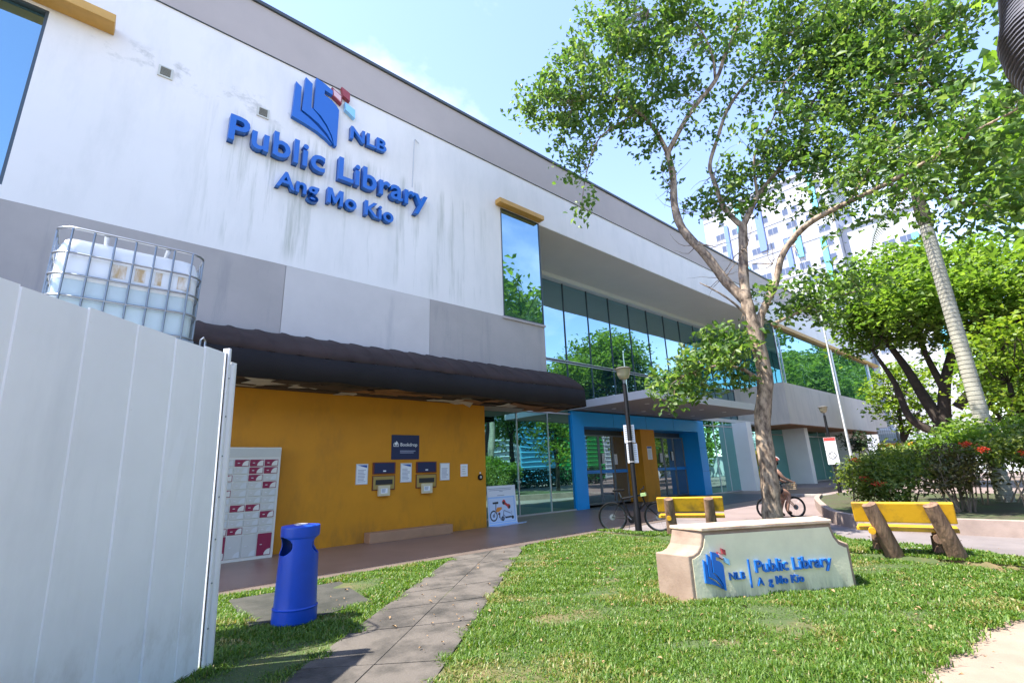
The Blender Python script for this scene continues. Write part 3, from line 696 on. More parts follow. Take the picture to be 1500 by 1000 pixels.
disc(.66, .63, .075, pinkp, .005); disc(.64, .61, .045, inkd, .006); stroke((.66, .62), (.86, .50), .08, pinkp, .005); disc(.86, .50, .07, pinkp, .006); disc(.88, .48, .045, inkd, .007)
disc(.58, .17, .07, inkd, .004); disc(.58, .17, .03, ink, .005); stroke((.58, .17), (.64, .40), .03, ink, .005); stroke((.64, .40), (.92, .30), .025, ink, .005); stroke((.68, .19), (.95, .20), .045, inkd, .005); disc(1.0, .18, .05, inkd, .004); stroke((.60, .30), (.70, .19), .03, ink, .005); stroke((.96, .24), (.97, .36), .015, ink, .005)

# notices on doors
for i, (x, w_, z, lab) in enumerate([(18.42, .22, 1.78, 'white notice taped on the left doors, nearer the lamp post of its pair'), (17.55, .16, 1.82, 'small white notice on the left doors, left of its pair'), (21.15, .22, 1.78, 'white notice on the right doors nearest the yellow pillar'), (22.2, .24, 1.82, 'white notice in the middle of the right doors'), (23.3, .16, 1.9, 'small white notice at the right end of the right doors')]):
    s = sheet('door_notice', lab, 'notice', x, x+w_, z, z+.46, 14.109, paper, .006, 'notices stuck on the entrance doors'); print_lines(s, x+.03, x+w_-.03, z+.04, z+.40, 14.1025, 7, seed=i)
s = sheet('pillar_notice', 'white notice on the front of the yellow pillar', 'notice', 19.83, 20.2, 1.95, 2.55, 13.248, paper, .008); print_lines(s, 19.87, 20.15, 2.0, 2.4, 13.2395, 8, seed=9); MB().box(19.84, 20.19, 13.2385, 13.2395, 2.46, 2.54).build('print', dblue, s)

# ================================================================ HOARDING AND TANK
hd = empty('hoarding', (.2, 5.05, .06), 'tall white folded-sheet metal hoarding at the left edge', 'hoarding')
hp = [(q_[0]*.905, q_[1]*.905) for q_ in [(-2.75, 2.36), (-2.28, 2.78), (-1.83, 3.18), (-1.40, 3.58), (-.95, 3.98), (-.5, 4.38), (-.15, 4.70), (.17, 5.0), (.47, 5.27), (.74, 5.50), (.95, 5.69)]]
for i in range(len(hp)-1):
    a, b = Vector((*hp[i], 0)), Vector((*hp[i+1], 0)); t = (b-a).normalized(); nn = Vector((t.y, -t.x, 0)); L = (b-a).length
    zt = 2.795+.008*sin(i*2.2)
    prof_ = [(0, 0), (.006, .010), (.04, .0105), (L*.45, .008), (L*.7, .006), (L-.03, .002), (L, 0)]
    vs = []; nz_ = 9
    for k in range(nz_):
        z = .05+(zt-.05)*k/(nz_-1)
        for q, (s_, e_) in enumerate(prof_):
            bow = .0015*sin(z*2.3+i*1.7+s_*5)
            if i == 8 and abs(z-1.8) < .25 and q == 3: bow += .008
            p_ = a+t*(s_+.15*(1-z/2.8))+nn*(e_+bow*(1 if 0 < q < 6 else .3)); vs.append((p_.x, p_.y, z))
    m_ = len(prof_); fs = [(k*m_+q, k*m_+q+1, (k+1)*m_+q+1, (k+1)*m_+q) for k in range(nz_-1) for q in range(m_-1)]
    o = MB().add(vs, fs).build('sheet_panel', hoardm, hd); sm = o.modifiers.new('thick', 'SOLIDIFY'); sm.thickness = .004
for i in range(4, len(hp)-1):
    a = Vector((*hp[i], 0)); t = (Vector((*hp[i+1], 0))-a).normalized(); nn = Vector((t.y, -t.x, 0))
    for z in (.35, .95, 1.55, 2.15, 2.7):
        p_ = a+t*(.022+.15*(1-z/2.8))+nn*.009+ZU*z; MB().tube([p_, p_+nn*.004], .006, 6).build('screw', hpost, hd)
t = Vector((.73, .68, 0)).normalized(); nn = Vector((t.y, -t.x, 0)); e = Vector((.955*.905, 5.695*.905, 0))
lv = (ZU*2.8-t*.15)/2.8
MB().obox(e+t*.016+t*.15+lv*1.42+nn*.01, t*.003, nn*.004, lv*1.38).build('seam_strip', seam, hd)
MB().obox(e+t*.034+t*.15+lv*1.45, t*.014, nn*.035, lv*1.40).build('edge_angle', hpost, hd, bevel=.004)
MB().tube([e+t*.25+lv*.04, e+t*.25+lv*2.70], .05, 14).build('end_post', hpost, hd, smooth=True)
MB().obox(e+t*.25+lv*2.714, t*.035, nn*.035, ZU*.012).build('post_cap', hpost, hd)
MB().tube([e-t*.30+ZU*2.74-nn*.02, e-t*.30+ZU*2.85-nn*.02, e-t*.27+ZU*2.88-nn*.02, e-t*.24+ZU*2.85-nn*.02, e-t*.24+ZU*2.74-nn*.02], .008, 6).build('wire_loop', steel, hd)
for k in range(7):
    p_ = e+t*.034+t*.15+nn*.036+lv*(.4+.36*k); MB().tube([p_, p_+nn*.006], .007, 8).build('rivet', steel, hd)
for xx in (-2.2, -.6, .55):
    p_ = Vector((xx, np.interp(xx, [q[0] for q in hp], [q[1] for q in hp]), 0))-nn*.06
    MB().tube([p_+ZU*.03, p_+ZU*2.6], .028, 8).build('back_post', steel, hd)

def rrect(x0, x1, y0, y1, r, z, n=5):
    out = []
    for cx_, cy_, a0 in ((x1-r, y1-r, 0), (x0+r, y1-r, pi/2), (x0+r, y0+r, pi), (x1-r, y0+r, 3*pi/2)):
        for k in range(n): a = a0+pi/2*k/(n-1); out.append((cx_+r*cos(a), cy_+r*sin(a), z))
    return out
def bulk_tank(loc, label, group=None, nx_=7, detail=True):
    t = empty('bulk_tank', loc, label, 'water tank', group)
    w, d, h = .62, .5, 1.02
    P = lambda mb, nm, m, **k: mb.build(nm, m, t, world=False, **k)
    for y in (-.42, 0, .42): P(MB().box(-w, w, y-.06, y+.06, 0, .10), 'pallet_runner', steel)
    P(MB().box(-w, w, -d, d, .102, .125), 'pallet_deck', steel)
    def body(z0, z1, m, nm, top=False):
        zs = [z0, z1] if not top else [z0, z1-.14, z1-.03, z1]
        ins = [.03, .03] if not top else [.03, .03, .06, .16]
        rings = [rrect(-w+i_, w-i_, -d+i_, d-i_, .14, z) for z, i_ in zip(zs, ins)]; n_ = len(rings[0]); vs = [v for r in rings for v in r]
        fs = [(a*n_+k, a*n_+(k+1) % n_, (a+1)*n_+(k+1) % n_, (a+1)*n_+k) for a in range(len(zs)-1) for k in range(n_)]+[tuple(range(n_))[::-1], tuple((len(zs)-1)*n_+k for k in range(n_))]
        return P(MB().add(vs, fs), nm, m, smooth=True)
    body(.127, .60, liq, 'filled_bottle'); bt = body(.602, 1.06, tankm, 'empty_bottle', True)
    if detail:
        for a, b in ((-.18, -.04), (.03, .12), (.2, .26), (.40, .52)): MB().box(a, b, -d+.024, -d+.029, .69, .83).build('rust_stain', rust, bt, world=False)
        P(MB().lathe((0, 0, 1.06), [(.11, 0), (.11, .03), (.09, .035)], 16), 'lid', black)
    for z in (.16, .42, .64, .86, 1.12): P(MB().tube(rrect(-w, w, -d, d, .16, z), .011 if z < 1 else .013, 6, closed=True), 'cage_hoop', steel, smooth=True)
    for k in range(nx_):
        x = -w+.12+(2*w-.24)*k/(nx_-1)
        for y in (-d, d): P(MB().tube([(x, y, .13), (x, y, 1.12)], .010, 6), 'cage_bar', steel)
    for k in range(5):
        y = -d+.14+(2*d-.28)*k/4
        for x in (-w, w): P(MB().tube([(x, y, .13), (x, y, 1.12)], .010, 6), 'cage_bar', steel)
    if detail:
        for x in (-.24, .28): P(MB().obox((x, 0, 1.115), (.022, 0, 0), (0, d-.01, 0), (0, 0, .012)), 'top_bar', steel)
    return t
st = empty('tank_stand', (.08, 6.5, .06), 'steel stand hidden behind the hoarding under the water tank', 'stand')
for x in (-.5, .66):
    for y in (6.1, 6.9): MB().box(x-.03, x+.03, y-.03, y+.03, .06, 2.9).build('leg', steel, st)
MB().box(-.6, .76, 6.0, 7.0, 2.902, 2.958).build('deck', steel, st)
bulk_tank((.08, 6.5, 2.96), 'white caged water tank with rust stains rising behind the hoarding', 'caged water tanks')

# ================================================================ BLUE BIN
bn = empty('litter_bin', (2.03, 6.12, .1), 'round blue plastic litter bin with side openings on the grass', 'litter bin')
bx, by, bz = 2.02, 6.14, .095
n_ = 128
def binr(z):
    return np.interp(z, [0, .14, .142, .16, .55, .72, .87, .875, .985, 1.0], [.236, .234, .232, .224, .213, .208, .203, .209, .212, .206])
zs = [0, .02, .13, .14, .155, .17, .3, .45, .6]+[.68+.008*k for k in range(28)]+[.91, .93, .97, .99, 1.0]
vs = []; fs = []; fs2 = []
for z in zs:
    for k in range(n_):
        r = float(binr(z)); a = 2*pi*k/n_; vs.append((bx+r*cos(a), by+r*sin(a), bz+z))
scr = math.atan2(by, bx)+pi/2+.42
for i in range(len(zs)-1):
    zc = (zs[i]+zs[i+1])/2
    for k in range(n_):
        a = 2*pi*(k+.5)/n_; hole = False
        for ha in (scr, scr+pi-.5):
            da = (a-ha+pi) % (2*pi)-pi
            if (da/.80)**2+((zc-.79)/.098)**2 < 1: hole = True
        (fs2 if hole else fs).append((i*n_+k, i*n_+(k+1) % n_, (i+1)*n_+(k+1) % n_, (i+1)*n_+k))
o = MB().add(vs, fs).build('shell', binm, bn, smooth=True); sm = o.modifiers.new('thick', 'SOLIDIFY'); sm.thickness = .012; sm.offset = -1
MB().lathe((bx, by, bz+.985), [(.205, 0), (.205, .010), (.19, .016), (.11, .022), (.1, .018)], 40).build('lid', binm, bn, smooth=True)
MB().lathe((bx, by, bz+1.004), [(.075, 0), (.075, .012), (.06, .014)], 24).build('ash_plate', alu, bn, smooth=True)
MB().lathe((bx, by, bz+.05), [(.17, 0), (.17, .62), (.16, .62), (.16, .02)], 24, cap=False).build('liner', bind, bn)
MB().lathe((bx, by, bz+.135), [(.234, 0), (.238, .008), (.238, .018), (.230, .026)], 40, cap=False).build('base_ring', binm, bn, smooth=True)

# ================================================================ LAMP POSTS
def lamp(loc, label):
    t = empty('street_lamp', loc, label, 'street lamp', 'low lamp posts in the forecourt'); P = lambda mb, nm, m, **k: mb.build(nm, m, t, world=False, **k)
    P(MB().lathe((0, 0, 0), [(.085, 0), (.085, .5), (.06, .56), (.055, 3.6), (.04, 3.66)], 16), 'post', black, smooth=True)
    P(MB().lathe((0, 0, 3.66), [(.04, 0), (.045, .1), (.06, .12)], 14), 'neck', mat('lamp_neck', (.25, .25, .25), .4), smooth=True)
    P(MB().lathe((0, 0, 3.76), [(.06, 0), (.12, .03), (.16, .12), (.19, .26), (.20, .27)], 20), 'bowl', lampg, smooth=True)
    P(MB().lathe((0, 0, 4.032), [(.22, 0), (.225, .02), (.17, .045), (.05, .06)], 20), 'cap', mat('lamp_cap', (.16, .15, .13), .5), smooth=True)
    return t
lamp((10.48, 7.48, .1), 'black lamp post with glass bowl beside the parked bicycle')
lamp((27.1, 7.83, .1), 'black lamp post with a red-headed notice near the shrubs')
dcam = Vector((-10.48, -7.48, 0)).normalized(); su = Vector((-dcam.y, dcam.x, 0))
if su.dot(rt) < 0: su = -su
for z0, z1, sh, lab in ((2.22, 2.68, 0, 'upper white notice tied round the lamp post beside the bicycle'), (1.72, 2.20, .03, 'lower white notice tied round the lamp post beside the bicycle')):
    c = Vector((10.48, 7.48, 0))-dcam*.07+su*sh
    o = MB().obox(c+ZU*(z0+z1)/2, su*.135, dcam*.003, ZU*(z1-z0)/2).build('post_notice', paper); tag(o, lab, 'notice', 'notices on lamp posts')
    pr = MB()
    for k in range(7):
        zz = z1-.06-(z1-z0-.1)*k/7; a = c+dcam*.005-su*.115; pr.quad(a+ZU*zz, a+su*.07+ZU*zz, a+su*.07+ZU*(zz+.012), a+ZU*(zz+.012)); a = a+su*.16; pr.quad(a+ZU*zz, a+su*.07+ZU*zz, a+su*.07+ZU*(zz+.012), a+ZU*(zz+.012))
    pr.build('print', ink, o)
    MB().tube([c+dcam*.13*cos(a)*.5+dcam*.07+su*.062*sin(a)-su*sh+ZU*(z0+.03) for a in np.linspace(0, 2*pi, 16, endpoint=False)], .006, 5, closed=True).build('tie', paper, o)
d2 = Vector((-27.1, -7.83, 0)).normalized(); s2 = Vector((-d2.y, d2.x, 0)); s2 = s2 if s2.dot(rt) > 0 else -s2
for z0, z1, hd_, lab in ((2.05, 2.68, True, 'upper notice with a red heading on the far lamp post'), (1.42, 2.03, False, 'lower notice with a prohibition circle on the far lamp post')):
    c = Vector((27.1, 7.83, 0))+d2*.075
    o = MB().obox(c+ZU*(z0+z1)/2, s2*.24, d2*.004, ZU*(z1-z0)/2).build('post_notice', paper); tag(o, lab, 'notice', 'notices on lamp posts'); f_ = c+d2*.0055
    if hd_: MB().quad(f_-s2*.23+ZU*(z1-.17), f_+s2*.23+ZU*(z1-.17), f_+s2*.23+ZU*(z1-.01), f_-s2*.23+ZU*(z1-.01)).build('print', pinkp, o)
    else:
        rg = MB(); cc = f_+ZU*(z1-.2); q = 20
        rg.add([cc+(s2*cos(2*pi*k/q)+ZU*sin(2*pi*k/q))*r for r in (.13, .165) for k in range(q)], [(k, (k+1) % q, q+(k+1) % q, q+k) for k in range(q)]); rg.quad(cc-s2*.1+ZU*.08, cc-s2*.08+ZU*.1, cc+s2*.1-ZU*.08, cc+s2*.08-ZU*.1); rg.build('print', inkd, o)
    pr = MB()
    for k in range(4):
        zz = z0+.05+.055*k; pr.quad(f_-s2*.19+ZU*zz, f_+s2*.18+ZU*zz, f_+s2*.18+ZU*(zz+.02), f_-s2*.19+ZU*(zz+.02))
    pr.build('print', ink, o)

# ================================================================ BICYCLES
def bicycle(loc, heading, label, r=.335, wb=1.02, frame=black, basket=None, tilt=0., folding=False, group='bicycles'):
    t = empty('bicycle', loc, label, 'bicycle', group); t.rotation_euler = (tilt, 0, heading)
    P = lambda mb, nm, m, par=None, **k: mb.build(nm, m, par or t, world=False, **k)
    for x in (0, wb):
        wl_ = P(MB().tube([(x+r*cos(a), 0, r+r*sin(a)) for a in np.linspace(0, 2*pi, 36, endpoint=False)], .022, 8, closed=True), 'wheel', rubber, smooth=True)
        P(MB().tube([(x+(r-.03)*cos(a), 0, r+(r-.03)*sin(a)) for a in np.linspace(0, 2*pi, 36, endpoint=False)], .010, 6, closed=True), 'rim', alud, wl_, smooth=True)
        sp_ = MB()
        for k in range(20):
            a = 2*pi*k/20; sp_.tube([(x, .02*(-1)**k, r), (x+(r-.03)*cos(a), 0, r+(r-.03)*sin(a))], .0016, 3, cap=False)
        P(sp_, 'spokes', steel, wl_); P(MB().tube([(x, -.05, r), (x, .05, r)], .022, 10), 'hub', alud, wl_)
        P(MB().tube([(x, -.03, r), (x, -.034, r)], .07, 16), 'brake_disc', steel, wl_)
    bb = Vector((.42*wb/1.02, 0, r-.06)); stt = Vector((.23*wb/1.02, 0, r+.46)); hb = Vector((wb-.30*r/.335, 0, r+.33)); ht = Vector((wb-.36*r/.335, 0, r+.54)); ra = Vector((0, 0, r))
    fr = MB()
    if folding: fr.tube([bb, bb+Vector((.02, 0, .12)), hb-Vector((0, 0, .1))], .024, 8)
    else: fr.tube([stt-Vector((0, 0, .03)), ht-Vector((0, 0, .03))], .022, 8).tube([bb, hb], .028, 8)
    fr.tube([bb, stt], .022, 8).tube([hb, ht], .02, 8)
    for s_ in (-.05, .05): fr.tube([ra+Vector((0, s_, 0)), bb+Vector((0, s_*.6, 0))], .010, 6).tube([ra+Vector((0, s_, 0)), stt+Vector((0, s_*.3, -.02))], .008, 6)
    P(fr, 'frame', frame, smooth=True)
    fk = MB()
    for s_ in (-.05, .05): fk.tube([hb+Vector((0, s_*.6, 0)), hb+Vector((.06, s_, -.12)), (wb, s_, r)], .011, 6)
    P(fk, 'fork', frame, smooth=True)
    P(MB().tube([stt, stt+Vector((-.045, 0, .13))], .013, 8), 'seat_post', steel)
    sa = stt+Vector((-.05, 0, .15))
    P(MB().prism([(-.14, -.07), (-.15, 0), (-.14, .07), (-.02, .05), (.06, .02), (.14, .015), (.15, 0), (.14, -.015), (.06, -.02), (-.02, -.05)], sa, (1, 0, .06), (0, 1, 0), (0, 0, .045)), 'saddle', rubber, bevel=.012)
    P(MB().tube([ht, ht+Vector((-.02, 0, .09)), ht+Vector((.06, 0, .13))], .014, 8).tube([ht+Vector((.06, -.30, .14)), ht+Vector((.06, 0, .13)), ht+Vector((.06, .30, .14))], .012, 8), 'handlebar', black, smooth=True)
    for s_ in (-1, 1):
        P(MB().tube([ht+Vector((.058, s_*.2, .14)), ht+Vector((.05, s_*.31, .145))], .017, 8), 'grip', rubber)
        P(MB().tube([bb+Vector((0, s_*.06, 0)), bb+Vector((.12*s_, s_*.075, -.12*s_))], .010, 6), 'crank', steel); P(MB().obox(bb+Vector((.12*s_, s_*.12, -.12*s_)), (.045, 0, 0), (0, .045, 0), (0, 0, .01)), 'pedal', rubber)
    P(MB().tube([bb+Vector((0, -.045, 0)), bb+Vector((0, -.052, 0))], .085, 20), 'chainring', black)
    P(MB().tube([ht+Vector((.06, -.1, .14)), ht+Vector((.16, -.12, .02)), hb+Vector((.06, -.05, -.1)), (wb, -.05, r+.06)], .004, 5), 'brake_cable', rubber)
    if basket:
        bs = MB(); o_ = ht+Vector((.2, 0, -.05))
        for z in (0, .05, .1, .15): bs.tube([(o_.x+a, b, o_.z+z) for a, b in ((-.12, -.16), (.14, -.16), (.14, .16), (-.12, .16))], .006, 5, closed=True)
        for a in np.linspace(-.12, .14, 5):
            for b in (-.16, .16): bs.tube([(o_.x+a, b, o_.z), (o_.x+a, b, o_.z+.15)], .005, 5)
        for b in np.linspace(-.16, .16, 5): bs.tube([(o_.x+.14, b, o_.z), (o_.x+.14, b, o_.z+.15)], .005, 5); bs.tube([(o_.x-.12, b, o_.z), (o_.x+.14, b, o_.z)], .005, 5)
        P(bs, 'basket', basket)
    return t
wa = Vector((10.22, 8.03, .1)); wbv = Vector((10.80, 7.08, .1)); hv = (wbv-wa)
bk1 = bicycle(wa, math.atan2(hv.y, hv.x), 'black bicycle leaning on the lamp post in front of the blue entrance', wb=hv.length, tilt=.05)
MB().obox((.80, -.03, .86), (.07, 0, .01), (0, .05, 0), (0, 0, .035)).build('frame_bag', mat('bag_lime', (.35, .5, .2), .6), bk1, world=False)
MB().tube([(.42, .06, .26), (.36, .10, .03)], .008, 6).build('kickstand', steel, bk1, world=False)

# ================================================================ PERSON CYCLING
pa = Vector((14.84, 6.19, .094)); pb_ = Vector((15.46, 5.65, .094)); hv = pb_-pa; ph = math.atan2(hv.y, hv.x)
bicycle(pa, ph, 'small brown-framed bicycle with a basket, ridden behind the tree trunk', r=.27, wb=hv.length, frame=mat('bike_copper', (.33, .14, .07), .4, .3), basket=mat('basket_tan', (.45, .33, .2), .7), folding=True)
pe = empty('person', pa+hv*.16, 'cyclist in black top, face mask and red helmet riding behind the tree trunk', 'person'); pe.rotation_euler = (0, 0, ph)
def skinned(name, pts, edges, m, root=0, parent=pe, sub=2):
    me = bpy.data.meshes.new(name); me.from_pydata([p[:3] for p in pts], edges, []); me.materials.append(m)
    o = bpy.data.objects.new(name, me); COL.objects.link(o); o.parent = parent
    sk = o.modifiers.new('skin', 'SKIN'); sk.use_smooth_shade = True
    for i, p in enumerate(pts):
        r_ = p[3]; me.skin_vertices[0].data[i].radius = (r_, r_ if len(p) < 5 else p[4])
        me.skin_vertices[0].data[i].use_root = i == root
    sd = o.modifiers.new('sub', 'SUBSURF'); sd.levels = sub; sd.render_levels = sub
    return o
bodyp = [(.13, 0, .84, .13), (.19, 0, 1.02, .125), (.25, 0, 1.20, .14), (.27, 0, 1.31, .09), (.29, 0, 1.38, .055), (.31, 0, 1.46, .075), (.32, 0, 1.53, .09), (.31, 0, 1.60, .075),
         (.14, -.10, .80, .095), (.40, -.12, .70, .085), (.52, -.12, .62, .065), (.44, -.11, .38, .05), (.40, -.11, .19, .035), (.50, -.11, .15, .03),
         (.14, .10, .80, .095), (.36, .12, .62, .085), (.46, .12, .52, .065), (.36, .11, .30, .05), (.31, .11, .12, .035), (.41, .11, .08, .03),
         (.27, -.17, 1.27, .06), (.38, -.22, 1.08, .045), (.58, -.22, .97, .034), (.64, -.21, .96, .03),
         (.27, .17, 1.27, .06), (.38, .22, 1.08, .045), (.58, .22, .97, .034), (.64, .21, .96, .03)]
bodye = [(0, 1), (1, 2), (2, 3), (3, 4), (4, 5), (5, 6), (6, 7), (0, 8), (8, 9), (9, 10), (10, 11), (11, 12), (12, 13), (0, 14), (14, 15), (15, 16), (16, 17), (17, 18), (18, 19), (2, 20), (20, 21), (21, 22), (22, 23), (2, 24), (24, 25), (25, 26), (26, 27)]
skinned('body', bodyp, bodye, skin)
for s_ in (-1, 1):
    for f in range(4):
        y = s_*(.175+.022*f); l_ = (.9, 1, .95, .8)[f]
        skinned('finger', [(.635, y, .965, .011), (.668, y, .965, .0105), (.678, y, .94, .010), (.662, y, .925-.004*l_, .009)], [(0, 1), (1, 2), (2, 3)], skin, sub=1)
    skinned('thumb', [(.62, s_*.17, .955, .012), (.645, s_*.15, .945, .011), (.665, s_*.145, .935, .009)], [(0, 1), (1, 2)], skin, sub=1)
skinned('top', [(.11, 0, .76, .17), (.13, 0, .86, .18), (.19, 0, 1.03, .175), (.25, 0, 1.20, .19), (.27, 0, 1.33, .12), (.265, -.13, 1.27, .10), (.265, .13, 1.27, .10)], [(0, 1), (1, 2), (2, 3), (3, 4), (3, 5), (3, 6)], cloth, root=2)
skinned('shorts', [(.12, 0, .83, .145), (.14, -.10, .80, .108), (.37, -.12, .71, .098), (.14, .10, .80, .108), (.33, .12, .635, .098)], [(0, 1), (1, 2), (0, 3), (3, 4)], cloth)
for s_ in (-1, 1):
    MB().tube([(.36, s_*.10, 1.05), (.37, s_*.11, 1.2), (.29, s_*.12, 1.33), (.17, s_*.11, 1.30), (.10, s_*.1, 1.1)], .016, 6).build('backpack_strap', straps, pe, world=False, smooth=True)
    skinned('shoe', [(.37 if s_ < 0 else .28, s_*.11, .15 if s_ < 0 else .08, .045), (.52 if s_ < 0 else .43, s_*.11, .13 if s_ < 0 else .06, .038)], [(0, 1)], rubber, sub=1)
    MB().lathe((.31, s_*.094, 1.50), [(.012, -.03), (.022, 0), (.012, .03)], 8).build('ear', skin, pe, world=False, smooth=True)
    MB().lathe((.402, s_*.035, 1.528), [(.004, -.01), (.012, 0), (.004, .01)], 8).build('eye', inkd, pe, world=False)
MB().lathe((.345, 0, 1.435), [(.03, 0), (.072, .02), (.078, .06), (.066, .075)], 14).build('face_mask', cloth, pe, world=False, smooth=True)
MB().tube([(.405, 0, 1.53), (.425, 0, 1.50)], [.008, .014], 8).build('nose', skin, pe, world=False)
hm = MB(); hv_ = []; ns, nr = 16, 7
for j in range(nr+1):
    ph_ = pi/2*j/nr
    for k in range(ns): a = 2*pi*k/ns; hv_.append((.30+.155*cos(ph_)*cos(a), .115*cos(ph_)*sin(a), 1.555+.12*sin(ph_)))
hm.add(hv_, [(j*ns+k, j*ns+(k+1) % ns, (j+1)*ns+(k+1) % ns, (j+1)*ns+k) for j in range(nr) for k in range(ns)]+[tuple(range(ns))[::-1]])
ho = hm.build('helmet', helm, pe, world=False, smooth=True)
for y in (-.055, 0, .055): MB().tube([(.30+.158*cos(a)*(1-abs(y)*2), y*1.2*max(.3, cos(a)), 1.56+.122*sin(a)) for a in np.linspace(.2, pi-.2, 10)], .012, 6).build('helmet_stripe', helmw, ho, world=False, smooth=True)
MB().tube([(.34, -.09, 1.56), (.345, -.07, 1.46), (.35, 0, 1.42), (.345, .07, 1.46), (.34, .09, 1.56)], .007, 5).build('chin_strap', rubber, ho, world=False)

# ================================================================ BENCHES
def bench(loc, ang, label, L=1.62, sl=0.):
    """local +x = the side one sits on, +y along the seat; the camera sees its back"""
    t = empty('park_bench', loc, label, 'bench', 'yellow log benches'); t.rotation_euler = (0, 0, ang)
    P = lambda mb, nm, m, **k: mb.build(nm, m, t, world=False, **k)
    for y in (-L*.29, L*.31):
        pts = [(.26, y-sl, -.03), (.20, y-sl*.85, .12), (.07, y-sl*.5, .45), (-.055, y, .86)]
        P(MB().tube(pts, [.135, .125, .11, .098], 12), 'log_post', log, smooth=True)
        P(MB().tube([(.08, y, .36), (.55, y, .38)], .065, 10), 'log_arm', log, smooth=True); P(MB().tube([(.48, y, .36), (.50, y, -.03)], [.085, .11], 10), 'log_leg', log, smooth=True)
        if y > 0: P(MB().tube([(-.07, y+.03, .46), (.02, y+.03, .47)], .05, 12), 'bolt_end', byel, smooth=True)
    P(MB().obox((.07, 0, .735), (.035, 0, .008), (0, L/2, 0), (-.036, 0, .15)), 'back_plank', byel, bevel=.015)
    for x in (.21, .38, .55): P(MB().obox((x, 0, .475), (.075, 0, 0), (0, L/2, 0), (0, 0, .028)), 'seat_plank', byel, bevel=.01)
    return t
bench((9.66, 2.02, .05), radians(11), 'weathered yellow log bench with its back to the camera, right of the stone sign', 1.26, .2)
bench((10.02, 5.78, .06), radians(28), 'yellow log bench behind the stone sign, beside the parked bicycle', 1.36)
hs = MB()
for r_, dz in ((.34, 0), (.30, .015), (.37, .012), (.26, .03)): hs.tube([(10.55+r_*.55*cos(a)+.1*dz, 1.98+r_*sin(a)*1.3, .112+dz+.008*sin(3*a)) for a in np.linspace(0, 2*pi, 30, endpoint=False)], .014, 6, closed=True)
tag(hs.build('coiled_hose', mat('hose_grey', (.4, .4, .4), .6), smooth=True), 'loose coil of grey hose lying under the right bench', 'hose')

# ================================================================ MONUMENT SIGN
mo = empty('monument_sign', (6.5, 2.8, .06), 'low cream and brown stone library sign with curved shoulders on the lawn', 'stone sign')
A0 = Vector((5.58, 3.32, .03)); uu = Vector((.866, -.5, 0)).normalized(); nn = Vector((uu.y, -uu.x, 0))
if nn.dot(Vector((-1, -1, 0))) < 0: nn = -nn
LN = 2.24; TH = .40; FL = .22
sil = [(0, 0), (0, .54), (.06, .545)]+[(.06+.15*(1-cos(a))+.0, .545+.235*sin(a)) for a in np.linspace(.25, pi/2, 6)]
half = [(-.0, 0), (0, .54), (.07, .548), (.13, .58), (.175, .64), (.20, .72), (.215, .80)]
sil = half+[(LN-a, b) for a, b in half[::-1]]
def flare(a, k): # k 0 front, 1 back: the ends splay outwards to the back
    return a+(a-LN/2)/(LN/2)*FL*k
vs = []
for k in (0, 1):
    for a, b in sil: vs.append(A0+uu*flare(a, k)-nn*TH*k+ZU*b)
n_ = len(sil); fs = [tuple(range(n_)), tuple(range(2*n_-1, n_-1, -1))]+[(i, n_+i, n_+(i+1) % n_, (i+1) % n_) for i in range(n_)]
MB().add(vs, fs).build('stone_body', monb, mo, bevel=.012)
ins = .045; inn = [(ins, -.02), (ins, .5), (.075, .505), (.155, .545), (.215, .63), (.245, .73), (.25, .755)]
face = inn+[(LN-a, b) for a, b in inn[::-1]]
MB().prism(face, A0+nn*.001, uu, ZU, nn*.006).build('cream_face', monw, mo)
MB().add([A0+uu*flare(a, k)-nn*(TH+.02)*k+nn*(.025*(1-k))+ZU*z for z in (.801, .845) for k, a in ((0, .2), (0, LN-.2), (1, LN-.2), (1, .2))], [(0, 3, 2, 1), (4, 5, 6, 7), (0, 1, 5, 4), (1, 2, 6, 5), (2, 3, 7, 6), (3, 0, 4, 7)]).build('top_slab', montop, mo, bevel=.01)
fo = A0+nn*.007
ms = .21/1.2
emblem(mo, fo+uu*.17+ZU*.15, uu, nn, .20, .03, .225)
place_text(mo, 'NLB', fo+uu*.49+ZU*.25, uu, nn, .21, .025, sgblue, .012, 1., .95)
MB().obox(fo+uu*.77+ZU*.30+nn*.01, uu*.008, nn*.01, ZU*.155).build('divider', sgblue, mo)
place_text(mo, 'Public Library', fo+uu*.85+ZU*.305, uu, nn, 1.07, .03, sgblue, .014, 1., 1.0)
place_text(mo, 'Ang Mo Kio', fo+uu*.85+ZU*.16, uu, nn, .64, .025, sgblue, .008, 1.04, 1.0, skip=(1,))

